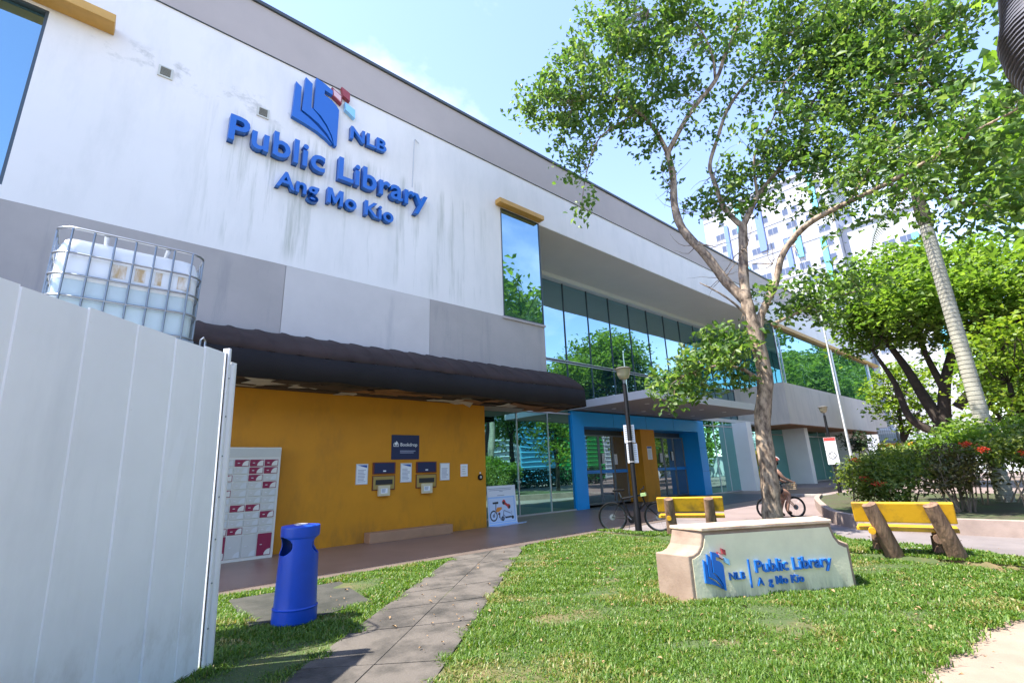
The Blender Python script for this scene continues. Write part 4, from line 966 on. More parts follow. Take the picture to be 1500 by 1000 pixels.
# ================================================================ TREES
def tree_leaves(clumps, sub, per, sigma, rng, flat=.8, dens=1.):
    pos = []; hubs = []
    for c in clumps:
        cx_, cy_, cz_, rh, rv = c[:5]; w_ = c[5] if len(c) > 5 else 1.
        k = max(2, int(sub*rh*rh*rv**.5*w_*dens))
        q = rng.normal(size=(k, 3)); q /= np.linalg.norm(q, axis=1)[:, None]; q *= rng.uniform(.25, 1., k)[:, None]**.6
        h = np.array([cx_, cy_, cz_])+q*np.array([rh, rh, rv]); hubs.append(h)
        m_ = per
        p = h[:, None, :]+rng.normal(size=(k, m_, 3))*np.array([sigma, sigma, sigma*flat])
        p[..., 2] -= ((p[..., :2]-h[:, None, :2])**2).sum(-1)*.25
        pos.append(p.reshape(-1, 3))
    return np.concatenate(pos), np.concatenate(hubs)
def twigs(hubs, skel, rng, r=.008, maxd=3.):
    P_ = np.array(skel); b = MB()
    for h in hubs:
        d = np.linalg.norm(P_-h, axis=1); i = int(d.argmin())
        if d[i] > maxd: continue
        a = P_[i]; mid = (a+h)/2+rng.normal(size=3)*.10*d[i]+np.array([0, 0, -.05*d[i]])
        b.tube([tuple(a), tuple(mid), tuple(h)], [r*1.5, r, r*.45], 4, cap=False)
    return b
SK = {
 'trunk': [(12.02,4.95,0.14,0.240), (12.04,4.90,0.66,0.205), (12.06,4.85,1.41,0.190), (12.08,4.81,2.51,0.178), (12.15,4.61,3.47,0.175), (12.15,4.61,4.24,0.160), (12.13,4.67,5.04,0.150), (12.12,4.71,5.59,0.145)],
 'limbL': [(12.12,4.71,5.59,0.140), (11.97,5.06,6.18,0.120), (11.73,5.36,6.96,0.115), (11.43,5.76,7.82,0.110), (11.37,5.87,8.61,0.100), (11.40,5.81,9.46,0.090), (11.38,5.86,10.28,0.085)],
 'limbLa': [(11.38,5.86,10.28,0.070), (11.09,5.97,10.93,0.060), (10.64,6.17,11.48,0.050), (9.95,6.70,12.06,0.030), (9.21,7.38,11.88,0.015)],
 'limbLb': [(11.38,5.86,10.28,0.075), (11.78,5.26,11.40,0.065), (12.19,4.53,12.30,0.060), (12.50,4.26,13.19,0.050), (12.83,3.86,14.22,0.045), (13.13,3.54,15.63,0.030)],
 'limbLc': [(12.19,4.53,12.30,0.040), (11.81,4.38,13.11,0.030), (11.46,4.74,14.42,0.020), (10.86,5.56,14.86,0.012)],
 'limbLd': [(10.64,6.17,11.48,0.030), (9.78,6.96,10.73,0.022), (9.50,7.33,9.70,0.015), (9.36,7.51,8.66,0.008)],
 'stem': [(12.12,4.71,5.59,0.130), (12.23,4.70,6.37,0.120), (12.38,4.57,7.70,0.110)],
 'stemL': [(12.38,4.57,7.70,0.080), (12.25,4.91,8.37,0.070), (12.29,5.08,9.35,0.060), (12.28,5.11,9.89,0.055), (12.49,4.86,10.71,0.050), (12.71,4.55,11.56,0.045), (13.07,4.10,12.31,0.040), (13.56,3.46,13.09,0.030), (13.88,3.00,13.85,0.020)],
 'stemR': [(12.38,4.57,7.70,0.080), (12.73,4.19,8.55,0.070), (13.28,3.74,9.34,0.055), (13.82,3.27,10.08,0.045), (14.23,2.80,11.47,0.035), (14.65,2.08,12.37,0.020)],
 'limbR': [(12.17,4.58,4.15,0.110), (12.28,4.56,4.95,0.100), (12.45,4.38,5.47,0.090), (12.64,4.13,5.99,0.085), (12.72,3.90,6.66,0.080), (12.74,3.47,7.12,0.075), (12.66,2.93,7.32,0.070), (12.50,2.25,7.34,0.060), (12.12,1.43,7.27,0.050), (11.78,0.70,7.26,0.040), (11.30,0.03,7.22,0.030), (10.99,-0.57,7.17,0.015)],
 'limbRa': [(12.50,2.25,7.34,0.040), (12.91,1.49,8.49,0.030), (13.38,0.80,9.80,0.020), (13.60,0.24,10.88,0.012)],
 'limbRb': [(12.12,1.43,7.27,0.030), (11.97,0.77,6.53,0.020), (11.80,0.17,6.03,0.010)],
 'limbRc': [(12.46,4.35,4.91,0.050), (12.80,3.96,5.12,0.035), (13.39,3.32,5.45,0.025), (13.75,2.66,5.59,0.012)],
 'twigL': [(12.16,4.60,3.47,0.060), (11.87,4.80,3.68,0.050), (11.61,4.90,3.80,0.045), (11.21,5.29,3.90,0.030), (10.67,5.91,3.71,0.015)],
 'deadtwig': [(12.13,4.68,5.04,0.040), (11.85,4.84,5.43,0.030), (11.53,5.07,5.76,0.022), (11.26,5.43,6.11,0.012)],
 'limbM': [(12.73,4.19,8.55,0.040), (12.57,4.03,9.63,0.030), (12.53,3.45,10.33,0.020), (12.46,2.93,11.22,0.012)],
}
CL = [
 (8.55,7.98,11.82,0.88,0.57,1.00),
 (9.24,7.35,12.47,0.99,0.93,1.20),
 (9.92,6.75,13.68,1.01,0.84,1.10),
 (10.15,6.40,11.72,1.01,0.84,1.10),
 (9.44,7.41,10.85,0.70,0.63,1.00),
 (9.18,7.73,10.12,0.50,0.53,0.90),
 (9.36,7.50,8.76,0.36,0.74,0.80),
 (10.37,6.43,15.15,1.02,0.54,1.00),
 (10.94,5.62,13.93,1.03,0.86,1.10),
 (11.47,4.72,14.54,1.14,0.54,1.00),
 (11.39,5.38,12.66,0.95,0.77,0.90),
 (10.86,6.19,10.90,0.73,0.55,0.70),
 (11.67,5.25,10.94,0.75,0.56,0.35),
 (11.23,6.14,9.68,0.75,0.45,0.35),
 (12.27,4.29,13.84,0.87,0.91,0.80),
 (12.78,4.02,11.99,1.01,0.82,0.60),
 (12.43,4.73,10.88,0.67,0.58,0.30),
 (13.40,3.29,14.41,1.27,0.85,1.00),
 (13.65,3.10,12.78,1.17,0.98,0.90),
 (14.00,2.40,13.79,1.31,1.00,1.00),
 (14.31,1.60,13.07,1.45,1.14,1.20),
 (13.98,0.83,12.27,1.41,0.98,1.20),
 (13.60,0.31,11.14,1.14,1.07,1.10),
 (13.40,0.22,9.95,0.79,0.82,0.90),
 (14.17,2.56,11.74,1.33,1.01,0.90),
 (14.10,1.71,10.96,1.31,1.00,1.00),
 (13.57,0.97,9.82,1.25,0.84,0.90),
 (13.03,3.12,10.37,1.01,0.71,0.70),
 (12.64,4.14,9.72,1.00,0.82,0.80),
 (12.27,4.86,8.88,0.88,0.65,0.80),
 (12.55,4.41,8.34,0.89,0.51,0.70),
 (13.34,3.54,9.58,1.04,0.73,0.80),
 (13.72,2.79,9.75,1.29,0.74,0.80),
 (12.85,2.00,8.57,1.09,0.64,0.90),
 (12.44,1.26,7.87,1.05,0.77,1.00),
 (12.06,0.96,6.73,0.81,0.53,0.80),
 (11.60,0.24,7.37,0.87,0.61,0.80),
 (11.20,-0.27,7.42,0.84,0.79,0.90),
 (10.98,-0.65,7.53,0.37,0.77,0.80),
 (11.70,0.06,6.50,0.88,0.62,0.80),
 (11.80,0.33,5.96,0.79,0.41,0.70),
 (11.60,-0.06,5.57,0.49,0.37,0.60),
 (12.48,1.74,7.03,0.74,0.40,0.50),
 (12.59,2.32,6.90,0.54,0.34,0.40),
 (12.85,3.01,7.88,0.88,0.51,0.50),
 (11.86,5.31,8.42,0.65,0.41,0.60),
 (11.30,-0.32,6.12,0.38,0.79,0.80),
 (10.66,5.93,3.55,0.82,0.51,0.90),
 (11.16,5.41,4.01,0.93,0.57,1.10),
 (11.53,5.09,4.51,0.74,0.44,0.80),
 (10.45,6.10,3.31,0.45,0.38,0.50),
 (11.77,5.03,3.50,0.54,0.31,0.40),
 (12.78,4.02,5.62,1.01,0.47,0.60),
 (13.14,3.50,5.72,1.03,0.53,0.60),
 (13.40,3.30,5.17,0.81,0.48,0.50),
 (12.45,4.39,5.11,0.55,0.32,0.40),
 (13.73,2.72,5.61,0.82,0.44,0.50),
 (13.71,2.84,6.09,0.82,0.39,0.40),
]
def dens(poly, step=.25):
    out = []
    for a, b in zip(poly[:-1], poly[1:]):
        a, b = np.array(a[:3]), np.array(b[:3]); n = max(1, int(np.linalg.norm(b-a)/step))
        for k in range(n): out.append(a+(b-a)*k/n)
    out.append(np.array(poly[-1][:3])); return out
def smooth_poly(pl, k=4):
    P_ = [Vector(p[:3]) for p in pl]; R_ = [p[3] for p in pl]; out = []; rr_ = []
    for i in range(len(P_)-1):
        p0 = P_[max(i-1, 0)]; p1 = P_[i]; p2 = P_[i+1]; p3 = P_[min(i+2, len(P_)-1)]
        for j in range(k):
            t_ = j/k; out.append(.5*((2*p1)+(-p0+p2)*t_+(2*p0-5*p1+4*p2-p3)*t_*t_+(-p0+3*p1-3*p2+p3)*t_**3)); rr_.append(R_[i]+(R_[i+1]-R_[i])*t_)
    out.append(P_[-1]); rr_.append(R_[-1]); return out, rr_
mt = empty('shade_tree', (12.02, 4.95, .09), 'large leafy tree with a bent mottled trunk in front of the library', 'tree')
skp = []
for k, pl in SK.items():
    pts, rr_ = smooth_poly(pl)
    if k == 'trunk':
        pts = [Vector((12.02, 4.96, -.05))]+pts; rr_ = [.30]+rr_
    rr_ = [r_*(1+.06*sin(i*1.9)) for i, r_ in enumerate(rr_)]
    MB().tube(pts, rr_, 12 if rr_[0] > .1 else 7).build('trunk' if k == 'trunk' else ('dead_branch' if k == 'deadtwig' else 'limb'), bark, mt, smooth=True)
    if k not in ('trunk', 'deadtwig'): skp += dens(pl)
rg = np.random.default_rng(5)
CL = [c[:5]+(c[5]*(1.45 if i < 11 else 1.6 if 47 <= i <= 51 else .95),) for i, c in enumerate(CL)]
pos, hubs = tree_leaves(CL, 36, 22, .16, rg)
cr = leaves('crown', pos, np.full(len(pos), .15), leaf_main, mt, upb=.35, aspect=.62, rng=rg)
twigs(hubs[::2], skp, rg, .006, 2.2).build('twigs', bark, mt, kind='stuff')
bare = MB(); spots_ = [(11.4, 5.9, 9.2), (11.5, 5.7, 8.4), (12.3, 5.0, 9.6), (12.6, 4.1, 6.5), (11.6, 5.5, 7.3), (12.25, 5.0, 8.6), (12.75, 3.6, 6.9), (12.2, 4.6, 5.6), (12.3, 4.65, 7.0), (11.9, 5.1, 6.3)]
for q in spots_:
    for k in range(6):
        p_ = Vector(q); d_ = Vector((rg.normal(), rg.normal(), rg.normal()*.5+.15)).normalized(); pts = [p_]
        for j in range(5): d_ = (d_+Vector((rg.normal(), rg.normal(), rg.normal()))*.28).normalized(); pts.append(pts[-1]+d_*.19)
        bare.tube(pts, [.012, .010, .008, .006, .004, .002], 4, cap=False)
bare.build('bare_twigs', bark, mt, kind='stuff')

def round_tree(name, label, base, zb, skel, clumps, lm, sub, per, sig, lsize, r0=.3, barkm=barkd, group='trees beyond the forecourt', seed=1, upb=.5, twg=True):
    t = empty(name, (base[0], base[1], zb), label, 'tree', group); rg_ = np.random.default_rng(seed); sp_ = []
    for i, pl in enumerate(skel):
        pts, rr_ = smooth_poly(pl); MB().tube(pts, rr_, 9).build('trunk' if i == 0 else 'limb', barkm, t, smooth=True); sp_ += dens(pl, .5)
    pos_, hubs_ = tree_leaves(clumps, sub, per, sig, rg_, .6)
    leaves('crown', pos_, np.full(len(pos_), lsize), lm, t, upb=upb, aspect=.6, rng=rg_)
    if twg: twigs(hubs_[::2], sp_, rg_, .02, 4.).build('twigs', barkm, t, kind='stuff')
    return t
rain_c = [(33.55, 5.53, 11.03, 3.06, 2.3), (33.81, 3.61, 11.5, 3.34, 2.1), (34.95, 1.82, 11.16, 3.34, 2.1), (33.99, .72, 9.78, 2.78, 2.3), (32.32, 6.68, 10.48, 2.23, 1.5), (34.62, 5.14, 9.25, 3.34, 1.7), (32.89, 2.73, 8.5, 3.2, 1.6), (33.99, .94, 7.9, 2.2, 2.), (34.33, 6.82, 8.78, 2.2, 1.3), (30.87, 2.83, 9.3, 2.7, 1.6), (30.66, 4.61, 9.6, 2.7, 1.6), (34, -1.8, 10, 3, 2.2), (34, -3.5, 8.5, 3, 2.2)]
round_tree('spreading_tree', 'broad bright green tree with dark spreading limbs behind the shrubs', (33.7, 4.4), .09,
    [[(33.7, 4.2, -.05, .62), (33.7, 4.4, 1.6, .5), (33.72, 4.4, 3.2, .45)], [(33.72, 4.4, 3.0, .33), (33.78, 3.9, 5.3, .25), (33.9, 3.0, 7.5, .18), (34, 1.9, 9.4, .09)], [(33.7, 4.4, 3.1, .33), (33.66, 4.9, 4.8, .26), (33.6, 5.3, 6.4, .2), (33.5, 5.9, 8.2, .12), (33.3, 6.4, 9.8, .06)], [(33.7, 4.4, 2.6, .26), (33.4, 5.6, 3.6, .2), (33.3, 5.9, 5.6, .14), (33, 6.5, 7.6, .07)], [(33.75, 4.0, 5, .2), (33.7, 4.4, 7.5, .12), (33.8, 4.4, 10, .06)], [(33.8, 3.7, 4, .25), (33.9, 1.9, 6, .16), (34, .5, 8, .1), (34, -1.5, 9.5, .05)]],
    rain_c, leaf_rain, 9, 18, .34, .30, seed=2, upb=.9)
round_tree('yellow_green_tree', 'small yellow-green tree at the right edge behind the palm', (26.0, 1.35), .09, [[(26, 1.35, -.05, .17), (26, 1.35, 1.8, .13), (26.05, 1.2, 4.2, .07)], [(26, 1.35, 1.9, .09), (26.2, 1.9, 3.4, .05)], [(26, 1.3, 2, .08), (26, .7, 4.2, .05)]],
    [(25.97, 1.3, 5.3, 1.5, 1.4), (25.98, .9, 4.0, 1.5, 1.4), (26.6, 2.0, 4.3, 1.1, 1.2), (25.95, 1.5, 2.9, 1.5, 1.), (26, .3, 5.7, 1.3, 1.1)], leaf_yel, 14, 16, .24, .24, seed=3, upb=.8)
round_tree('pale_green_tree', 'pale green tree standing beyond the far end of the library', (43.2, 8.2), .09, [[(43.2, 8.2, -.05, .25), (43.3, 8.0, 2.5, .18), (43.4, 7.8, 5.5, .08)], [(43.3, 8, 2.6, .12), (43.6, 7, 4.5, .06)]],
    [(43.31, 7.6, 6.4, 2., 1.6), (43.45, 6.96, 4.9, 1.9, 1.6), (44.09, 8.6, 5.3, 1.4, 1.4), (44.42, 7.2, 7.4, 2., 1.3)], leaf_yel, 9, 15, .3, .32, seed=4, upb=.8)
round_tree('small_dark_tree', 'small dark clipped tree in front of the library end wall', (37.4, 9.3), .09, [[(37.4, 9.3, -.05, .09), (37.4, 9.3, 1.2, .07), (37.4, 9.25, 2.4, .04)]],
    [(37.4, 9.3, 2.9, .95, .6), (37.5, 9.0, 2.35, .75, .45), (37.2, 9.6, 2.5, .7, .5)], leaf_dk, 40, 16, .16, .16, seed=5, group='small trees')
round_tree('far_green_tree', 'full green tree behind the yellow-green tree at the right edge', (46, -2), .09, [[(46, -2, -.05, .4), (46, -2, 4, .25), (46, -2, 7, .1)]],
    [(46, -2, 6, 3.5, 2.6), (45, 1.5, 4.5, 2.6, 2.2), (47, -5, 6, 3.5, 3), (46, 0, 2.6, 3, 1.6), (46, -3, 2.6, 3, 1.6)], leaf_rain, 4, 16, .45, .42, seed=6)
# palm
pm_ = empty('palm_tree', (19.93, 1.7, .09), 'tall palm with a pale ringed trunk rising from the shrubs', 'palm tree')
pts = []; rr_ = []; zz = -.05; k = 0
while zz < 8.9:
    b_ = .205-.03*zz/9; pts += [(19.93, 1.7, zz), (19.93, 1.7, zz+.10)]; rr_ += [b_, b_*1.015]; zz += .135; k += 1
    pts += [(19.93, 1.7, zz-.03), (19.93, 1.7, zz-.005)]; rr_ += [b_*.93, b_*.93]
MB().tube(pts, rr_, 16).build('trunk', palmb, pm_, smooth=True)
MB().tube([(19.93, 1.7, 8.85), (19.93, 1.7, 9.4), (19.93, 1.7, 10.2), (19.93, 1.7, 10.6)], [.17, .21, .15, .09], 14).build('crownshaft', mat('shaft_dark', (.09, .08, .045), .8, var=.4, vscale=8), pm_, smooth=True)
rg = np.random.default_rng(9)
for k in range(17):
    a = 2.399*k; el_ = 1.15-.07*k; L_ = 3.7; P0 = Vector((19.93, 1.7, 10.5)); rib = []
    for j in range(9):
        s_ = j/8; e_ = el_-1.5*s_*s_; rib.append(P0); P0 = P0+Vector((cos(a)*cos(e_), sin(a)*cos(e_), sin(e_)))*L_/8
    fr_ = MB().tube(rib, [.03-.003*j for j in range(9)], 5)
    for j in range(36):
        s_ = .12+.88*j/36; q = s_*8; i = min(int(q), 7); p_ = rib[i].lerp(rib[i+1], q-i); d_ = (rib[i+1]-rib[i]).normalized(); sd_ = d_.cross(ZU).normalized()
        for sg_ in (-1, 1):
            l_ = .75*sin(pi*min(1, .25+.75*s_)); tip = p_+(sd_*sg_*.8+d_*.55-ZU*.35).normalized()*l_; wv = d_*.022
            fr_.quad(p_-wv, p_+wv, tip)
    fr_.build('frond', leaf_palm, pm_)
# near ringed palm stem at the right edge
np_ = empty('ringed_palm', (4.98, -.72, .03), 'grey closely ringed palm stem with a swelling, cut by the top right corner', 'palm tree')
pts = []; rr_ = []; zz = -.05; k = 0
def stem_r(z): return float(np.interp(z, [0, 3.6, 4.1, 4.45, 4.65, 4.85, 5.2, 7.5], [.20, .25, .37, .455, .46, .40, .34, .3]))
while zz < 7.5:
    r_ = stem_r(zz); cx_ = 4.98+.06*max(0, zz-4); pts += [(cx_, -.72, zz), (cx_, -.72, zz+.018)]; rr_ += [r_, r_*1.004]; zz += .036
    pts += [(cx_, -.72, zz-.014), (cx_, -.72, zz-.004)]; rr_ += [r_*.965, r_*.965]
MB().tube(pts, rr_, 28).build('trunk', palmg, np_, smooth=True)
for k in range(9):
    a = .2+2*pi*k/9; rib = [Vector((5.18, -.72, 7.4))+Vector((cos(a)*s_*2.2, sin(a)*s_*2.2, .9*s_-1.5*s_*s_+.4)) for s_ in np.linspace(0, 1, 8)]; fr_ = MB().tube(rib, [.03-.003*j for j in range(8)], 5)
    for j in range(26):
        q = (.1+.9*j/26)*7; i = min(int(q), 6); p_ = rib[i].lerp(rib[i+1], q-i); d_ = (rib[i+1]-rib[i]).normalized(); sd_ = d_.cross(ZU).normalized()
        for sg_ in (-1, 1): fr_.quad(p_-d_*.02, p_+d_*.02, p_+(sd_*sg_+d_*.6-ZU*.3).normalized()*.55)
    fr_.build('frond', leaf_palm, np_)

# ================================================================ SHRUB BED
kp = [(21.5, 6.9), (19.4, 6.35), (17.2, 5.55), (15.2, 4.75), (14.1, 4.2), (13.5, 3.6), (13.35, 2.9), (13.4, 2.2), (13.45, 1.2), (13.5, 0), (13.6, -3)]
kpt, _ = smooth_poly([(a, b, 0, 0) for a, b in kp], 3)
kb = MB(); vs = []
for i, p_ in enumerate(kpt):
    d_ = (kpt[min(i+1, len(kpt)-1)]-kpt[max(i-1, 0)]).normalized(); q = Vector((-d_.y, d_.x, 0))*.08
    vs += [p_-q+ZU*.05, p_-q+ZU*.39, p_+q+ZU*.39, p_+q+ZU*.05]
kb.add(vs, [(i*4+a, i*4+(a+1) % 4, (i+1)*4+(a+1) % 4, (i+1)*4+a) for i in range(len(kpt)-1) for a in range(4)]+[(0, 1, 2, 3), tuple(len(vs)-4+k for k in (3, 2, 1, 0))])
tag(kb.build('planter_kerb', mat('planter_wall', (.34, .26, .22), .85, var=.3, vscale=2.5, bump=.15, bscale=40), bevel=.01), 'low curved concrete kerb round the shrub bed', 'kerb')
tag(MB().add([(p_.x+.05, p_.y, .30) for p_ in kpt]+[(24, -3, .30), (24, 6.9, .30)], [tuple(range(len(kpt)+2))]).build('bed_soil', mat('bed_earth', (.06, .045, .03), .95, col2=(.05, .08, .02), vscale=2, bump=.5, bscale=20)), kind='structure')
tag(box('edging_kerb', kerbm, None, 24.4, 24.65, 6.9, 9.2, .09, .2, bevel=.02), 'short straight kerb on the paving beyond the cyclist', 'kerb')
def shrub(label, c, clumps, lm, sub, seed, flowers=(), stems=8, ls=.11):
    t = empty('ixora_shrub', c, label, 'shrub', 'shrubs in the planted bed'); rg_ = np.random.default_rng(seed)
    pos_, hubs_ = tree_leaves(clumps, sub*2.2, 18, .13, rg_, .8)
    pos_ = pos_[pos_[:, 2] > .34]
    leaves('foliage', pos_, np.full(len(pos_), ls), lm, t, upb=.55, aspect=.5, rng=rg_)
    b = MB()
    for k in range(stems):
        h = hubs_[rg_.integers(len(hubs_))]; x, y = c[0]+(h[0]-c[0])*.45, c[1]+(h[1]-c[1])*.45
        b.tube([(x, y, .28), ((x+h[0])/2+rg_.normal()*.06, (y+h[1])/2+rg_.normal()*.06, (.3+h[2])/2), tuple(h)], [.022, .016, .008], 5, cap=False)
    b.build('stems', mat('stem_pale', (.26, .2, .14), .9, var=.3, vscale=8), t, kind='stuff')
    for f in flowers:
        p_ = np.array(f)+rg_.normal(size=(90, 3))*np.array([.06, .06, .03]); leaves('flower_head', p_, np.full(90, .05), flower, t, upb=1.2, aspect=.9, rng=rg_, kind='stuff')
    return t
shrub('dark leafy shrub at the left tip of the bed near the far lamp post', (17.0, 4.75, .3), [(16.4, 4.05, 1.0, .55, .45), (17.2, 4.25, 1.15, .6, .5), (18.1, 4.6, 1.1, .65, .5), (16.8, 3.85, .8, .6, .4), (16.6, 4.1, 1.4, .3, .25)], leaf_shrub, 75, 21, [(15.9, 3.95, 1.1), (16.4, 4.2, 1.58)])
shrub('bright sunlit ixora hedge in the middle of the bed behind right bench', (17.2, 3.4, .3), [(16.2, 3.6, 1.25, .65, .45), (17.0, 3.7, 1.4, .7, .5), (17.4, 3.0, 1.45, .7, .5), (16.4, 2.9, 1.1, .6, .45), (18.2, 3.6, 1.6, .7, .4), (15.8, 3.3, .85, .5, .4)], leaf_shrub, 75, 22, [(15.6, 3.6, .98)])
shrub('leggy yellowing ixora with brown twigs right of the sunlit hedge', (16.2, 2.1, .3), [(15.9, 2.35, 1.05, .5, .4), (16.4, 2.1, 1.35, .55, .45), (16.1, 1.75, 1.2, .5, .4), (16.9, 2.3, 1.6, .55, .4)], leaf_shrubd, 60, 23, [], 16)
shrub('tall ixora covered in red flower heads at the right edge of the bed', (15.9, .9, .3), [(16.3, 1.3, 1.75, .6, .42), (15.7, .9, 1.6, .55, .42), (16.0, .4, 1.75, .6, .45), (16.7, .6, 2.0, .6, .4), (15.6, .2, 1.4, .5, .45)], leaf_shrub, 75, 24, [(15.45, 1.45, 1.72), (15.3, .78, 1.62), (15.35, .72, 1.33), (15.5, .35, 1.82), (15.4, .5, 1.55), (15.55, .05, 1.7), (15.9, .15, 2.05), (15.25, .28, 1.1), (15.9, 1.75, 1.86)], 12)
shrub('tall arching green shrub at the back of the bed below the palm', (19, 2.2, .3), [(18.6, 2.4, 1.7, .8, .5), (19.4, 2.1, 2.1, .8, .5), (18.4, 1.5, 1.9, .7, .5), (20, 3.0, 1.7, .9, .6), (20.2, 1.2, 2.2, .9, .6)], leaf_rain, 45, 25, [], 8, .16)

# ================================================================ FAR THINGS
def flagpole(x, y, h, label):
    t = empty('flagpole', (x, y, .09), label, 'flagpole', 'white flagpoles')
    MB().tube([(x, y, .09), (x, y, 2.0), (x, y, h)], [.075, .07, .035], 12).build('pole', polem, t, smooth=True); MB().lathe((x, y, .09), [(.16, 0), (.16, .05), (.09, .08)], 14).build('base', polem, t); MB().lathe((x, y, h), [(.02, 0), (.07, .05), (.05, .11), (.01, .13)], 12).build('finial', polem, t, smooth=True)
    MB().tube([(x-.09, y-.02, 1.2), (x-.05, y-.02, h-.1)], .008, 4).build('halyard', polem, t)
flagpole(30.96, 8.08, 10.4, 'thin white flagpole in front of the grey projecting block')
rk = empty('storage_rack', (50.0, 8.7, .09), 'yellow steel rack carrying caged tanks at the far end', 'rack')
rx, ry = 50.0, 8.7
for dx in (-.55, .55):
    for dy in (-2.1, 0, 2.1): MB().box(rx+dx-.08, rx+dx+.08, ry+dy-.08, ry+dy+.08, .09, 2.45).build('post', rackm, rk)
for dx in (-.6, .6): MB().box(rx+dx-.05, rx+dx+.05, ry-2.2, ry+2.2, 2.452, 2.75).build('beam', rackm, rk)
for k in range(9): MB().box(rx-.53, rx+.53, ry-2.15+.5*k, ry-2.0+.5*k, 2.752, 2.80).build('deck_slat', rackm, rk)
for k in range(4): MB().tube([(rx-.6, ry-1.9+1.0*k, .6), (rx-.6, ry-1.2+1.0*k, 2.3)], .05, 6).build('brace', steel, rk)
for k, (dy, lab) in enumerate(((1.42, 'left'), (0.08, 'middle'), (-1.26, 'right'))):
    t = bulk_tank((rx, ry+dy, 2.80), lab+' caged water tank on the yellow storage rack', 'caged water tanks', 8, False); t.rotation_euler = (0, 0, pi/2); t.scale = (1.03, 1.1, 1.12)

def tower(name, label, x, y0, y1, h, seed, stripes, xdep=14):
    t = empty(name, (x, (y0+y1)/2, 0), label, 'building', 'white tower blocks behind the library')
    MB().box(x, x+xdep, y0, y1, 0, h).build('wall', hdbw, t); MB().box(x-.4, x+xdep+.4, y0-.4, y1+.4, h, h+.5).build('roof', hdbf, t)
    r_ = random.Random(seed); fl = 2.9; n = int((h-1)/fl); wins = 0
    for k in range(n):
        z = .9+k*fl
        if z < 18: continue
        y = y0+.8
        while y < y1-2:
            wv = 1.9 if r_.random() < .7 else 1.1
            w_ = MB().box(x-.06, x-.004, y, y+wv, z, z+1.35).build('window', hdbf, t); MB().box(x-.075, x-.061, y+.08, y+wv-.08, z+.08, z+1.27).build('window_pane', hdbwin, w_)
            MB().box(x-.09, x-.061, y+wv/2-.03, y+wv/2+.03, z+.08, z+1.27).build('window_bar', hdbf, w_) if wv > 1.5 else None
            y += wv+r_.choice((.5, 1.5, 2.6, 4.2)); wins += 1
        if k % 2: MB().box(x-.10, x-.003, y0, y1, z+2.1, z+2.25).build('floor_band', hdbw, t)
    for a, b, m in stripes:
        z = 16+r_.uniform(0, 6)
        while z < h-4:
            hh = r_.choice((5.8, 8.7, 11.6)); MB().box(x-.35, x-.125, a, a+b, z, min(z+hh, h)).build('colour_fin', m, t); z += hh+r_.choice((5.8, 8.7, 11.6))
    r2_ = random.Random(seed+1)
    for k in range(n):
        z = .9+k*fl
        if z < 18: continue
        for dx in (2, 6, 10): w_ = MB().box(x+dx, x+dx+1.8, y0-.06, y0-.004, z, z+1.35).build('window', hdbf, t); MB().box(x+dx+.08, x+dx+1.72, y0-.075, y0-.061, z+.08, z+1.27).build('window_pane', hdbwin, w_)
    return t
tower('tower_block', 'tall white tower block with blue and cyan fins seen through the tree', 95, 19.6, 43, 54, 4, [(21.5, .9, cyan), (25.3, 1.0, cyan), (27.2, .9, hblue), (31.2, 1.3, hblue), (35.0, 1.1, cyan), (38.0, .8, hblue)])
tower('tower_wing', 'lower white tower wing with a row of windows, right of the tall block', 97, 9.2, 19.5, 41.5, 8, [(9.4, .9, cyan), (18.7, .3, alud)], 10)
# low wall closing the view at the far right
tag(box('boundary_wall', mat('pale_wall', (.66, .68, .70), .8, var=.06, vscale=.3), None, 66, 66.3, -25, 8.5, 0, 2.6), 'pale low wall far behind the trees at the right edge', 'wall')

# across the road, behind the camera: seen in the library's glass
sh = empty('shop_row', (20, -17, 0), 'low shop row with blue and green louvred panels, mirrored in the ground floor glass', 'building')
MB().box(-25, 75, -29, -17, 0, 9.5).build('wall', hdbw, sh); MB().box(-26, 76, -29.5, -16.3, 9.5, 10.1).build('roof', hdbf, sh)
shop_g = mat('shutter_green', (.02, .36, .07), .5); shop_b = mat('shutter_blue', (.10, .42, .66), .5); shop_w = mat('shutter_white', (.50, .60, .66), .5)
rr = random.Random(8); x = -24.; k = 0
while x < 72:
    w_ = rr.choice((3.4, 4.4, 5.6)); m = (shop_b, shop_g, shop_w, shop_b, shop_g)[k % 5]
    p_ = MB().box(x, x+w_, -16.98, -16.9, .3, 8.6).build('louvre_panel', m, sh)
    for j in range(15): MB().obox((x+w_/2, -16.84, .5+.56*j), (w_/2, 0, 0), (0, .05, -.03), (0, .012, .03)).build('louvre', m, p_)
    x += w_+rr.uniform(.15, .6); k += 1
hg = empty('clipped_hedge', (20, -9, 0), 'dark clipped hedge across the road, mirrored low in the library glass', 'hedge')
rg_ = np.random.default_rng(77); q = rg_.uniform(size=(9000, 3))*np.array([50, 1.6, 1.7])+np.array([-4, -9.8, .1]); leaves('foliage', q, np.full(9000, .3), leaf_dk, hg, upb=.4)
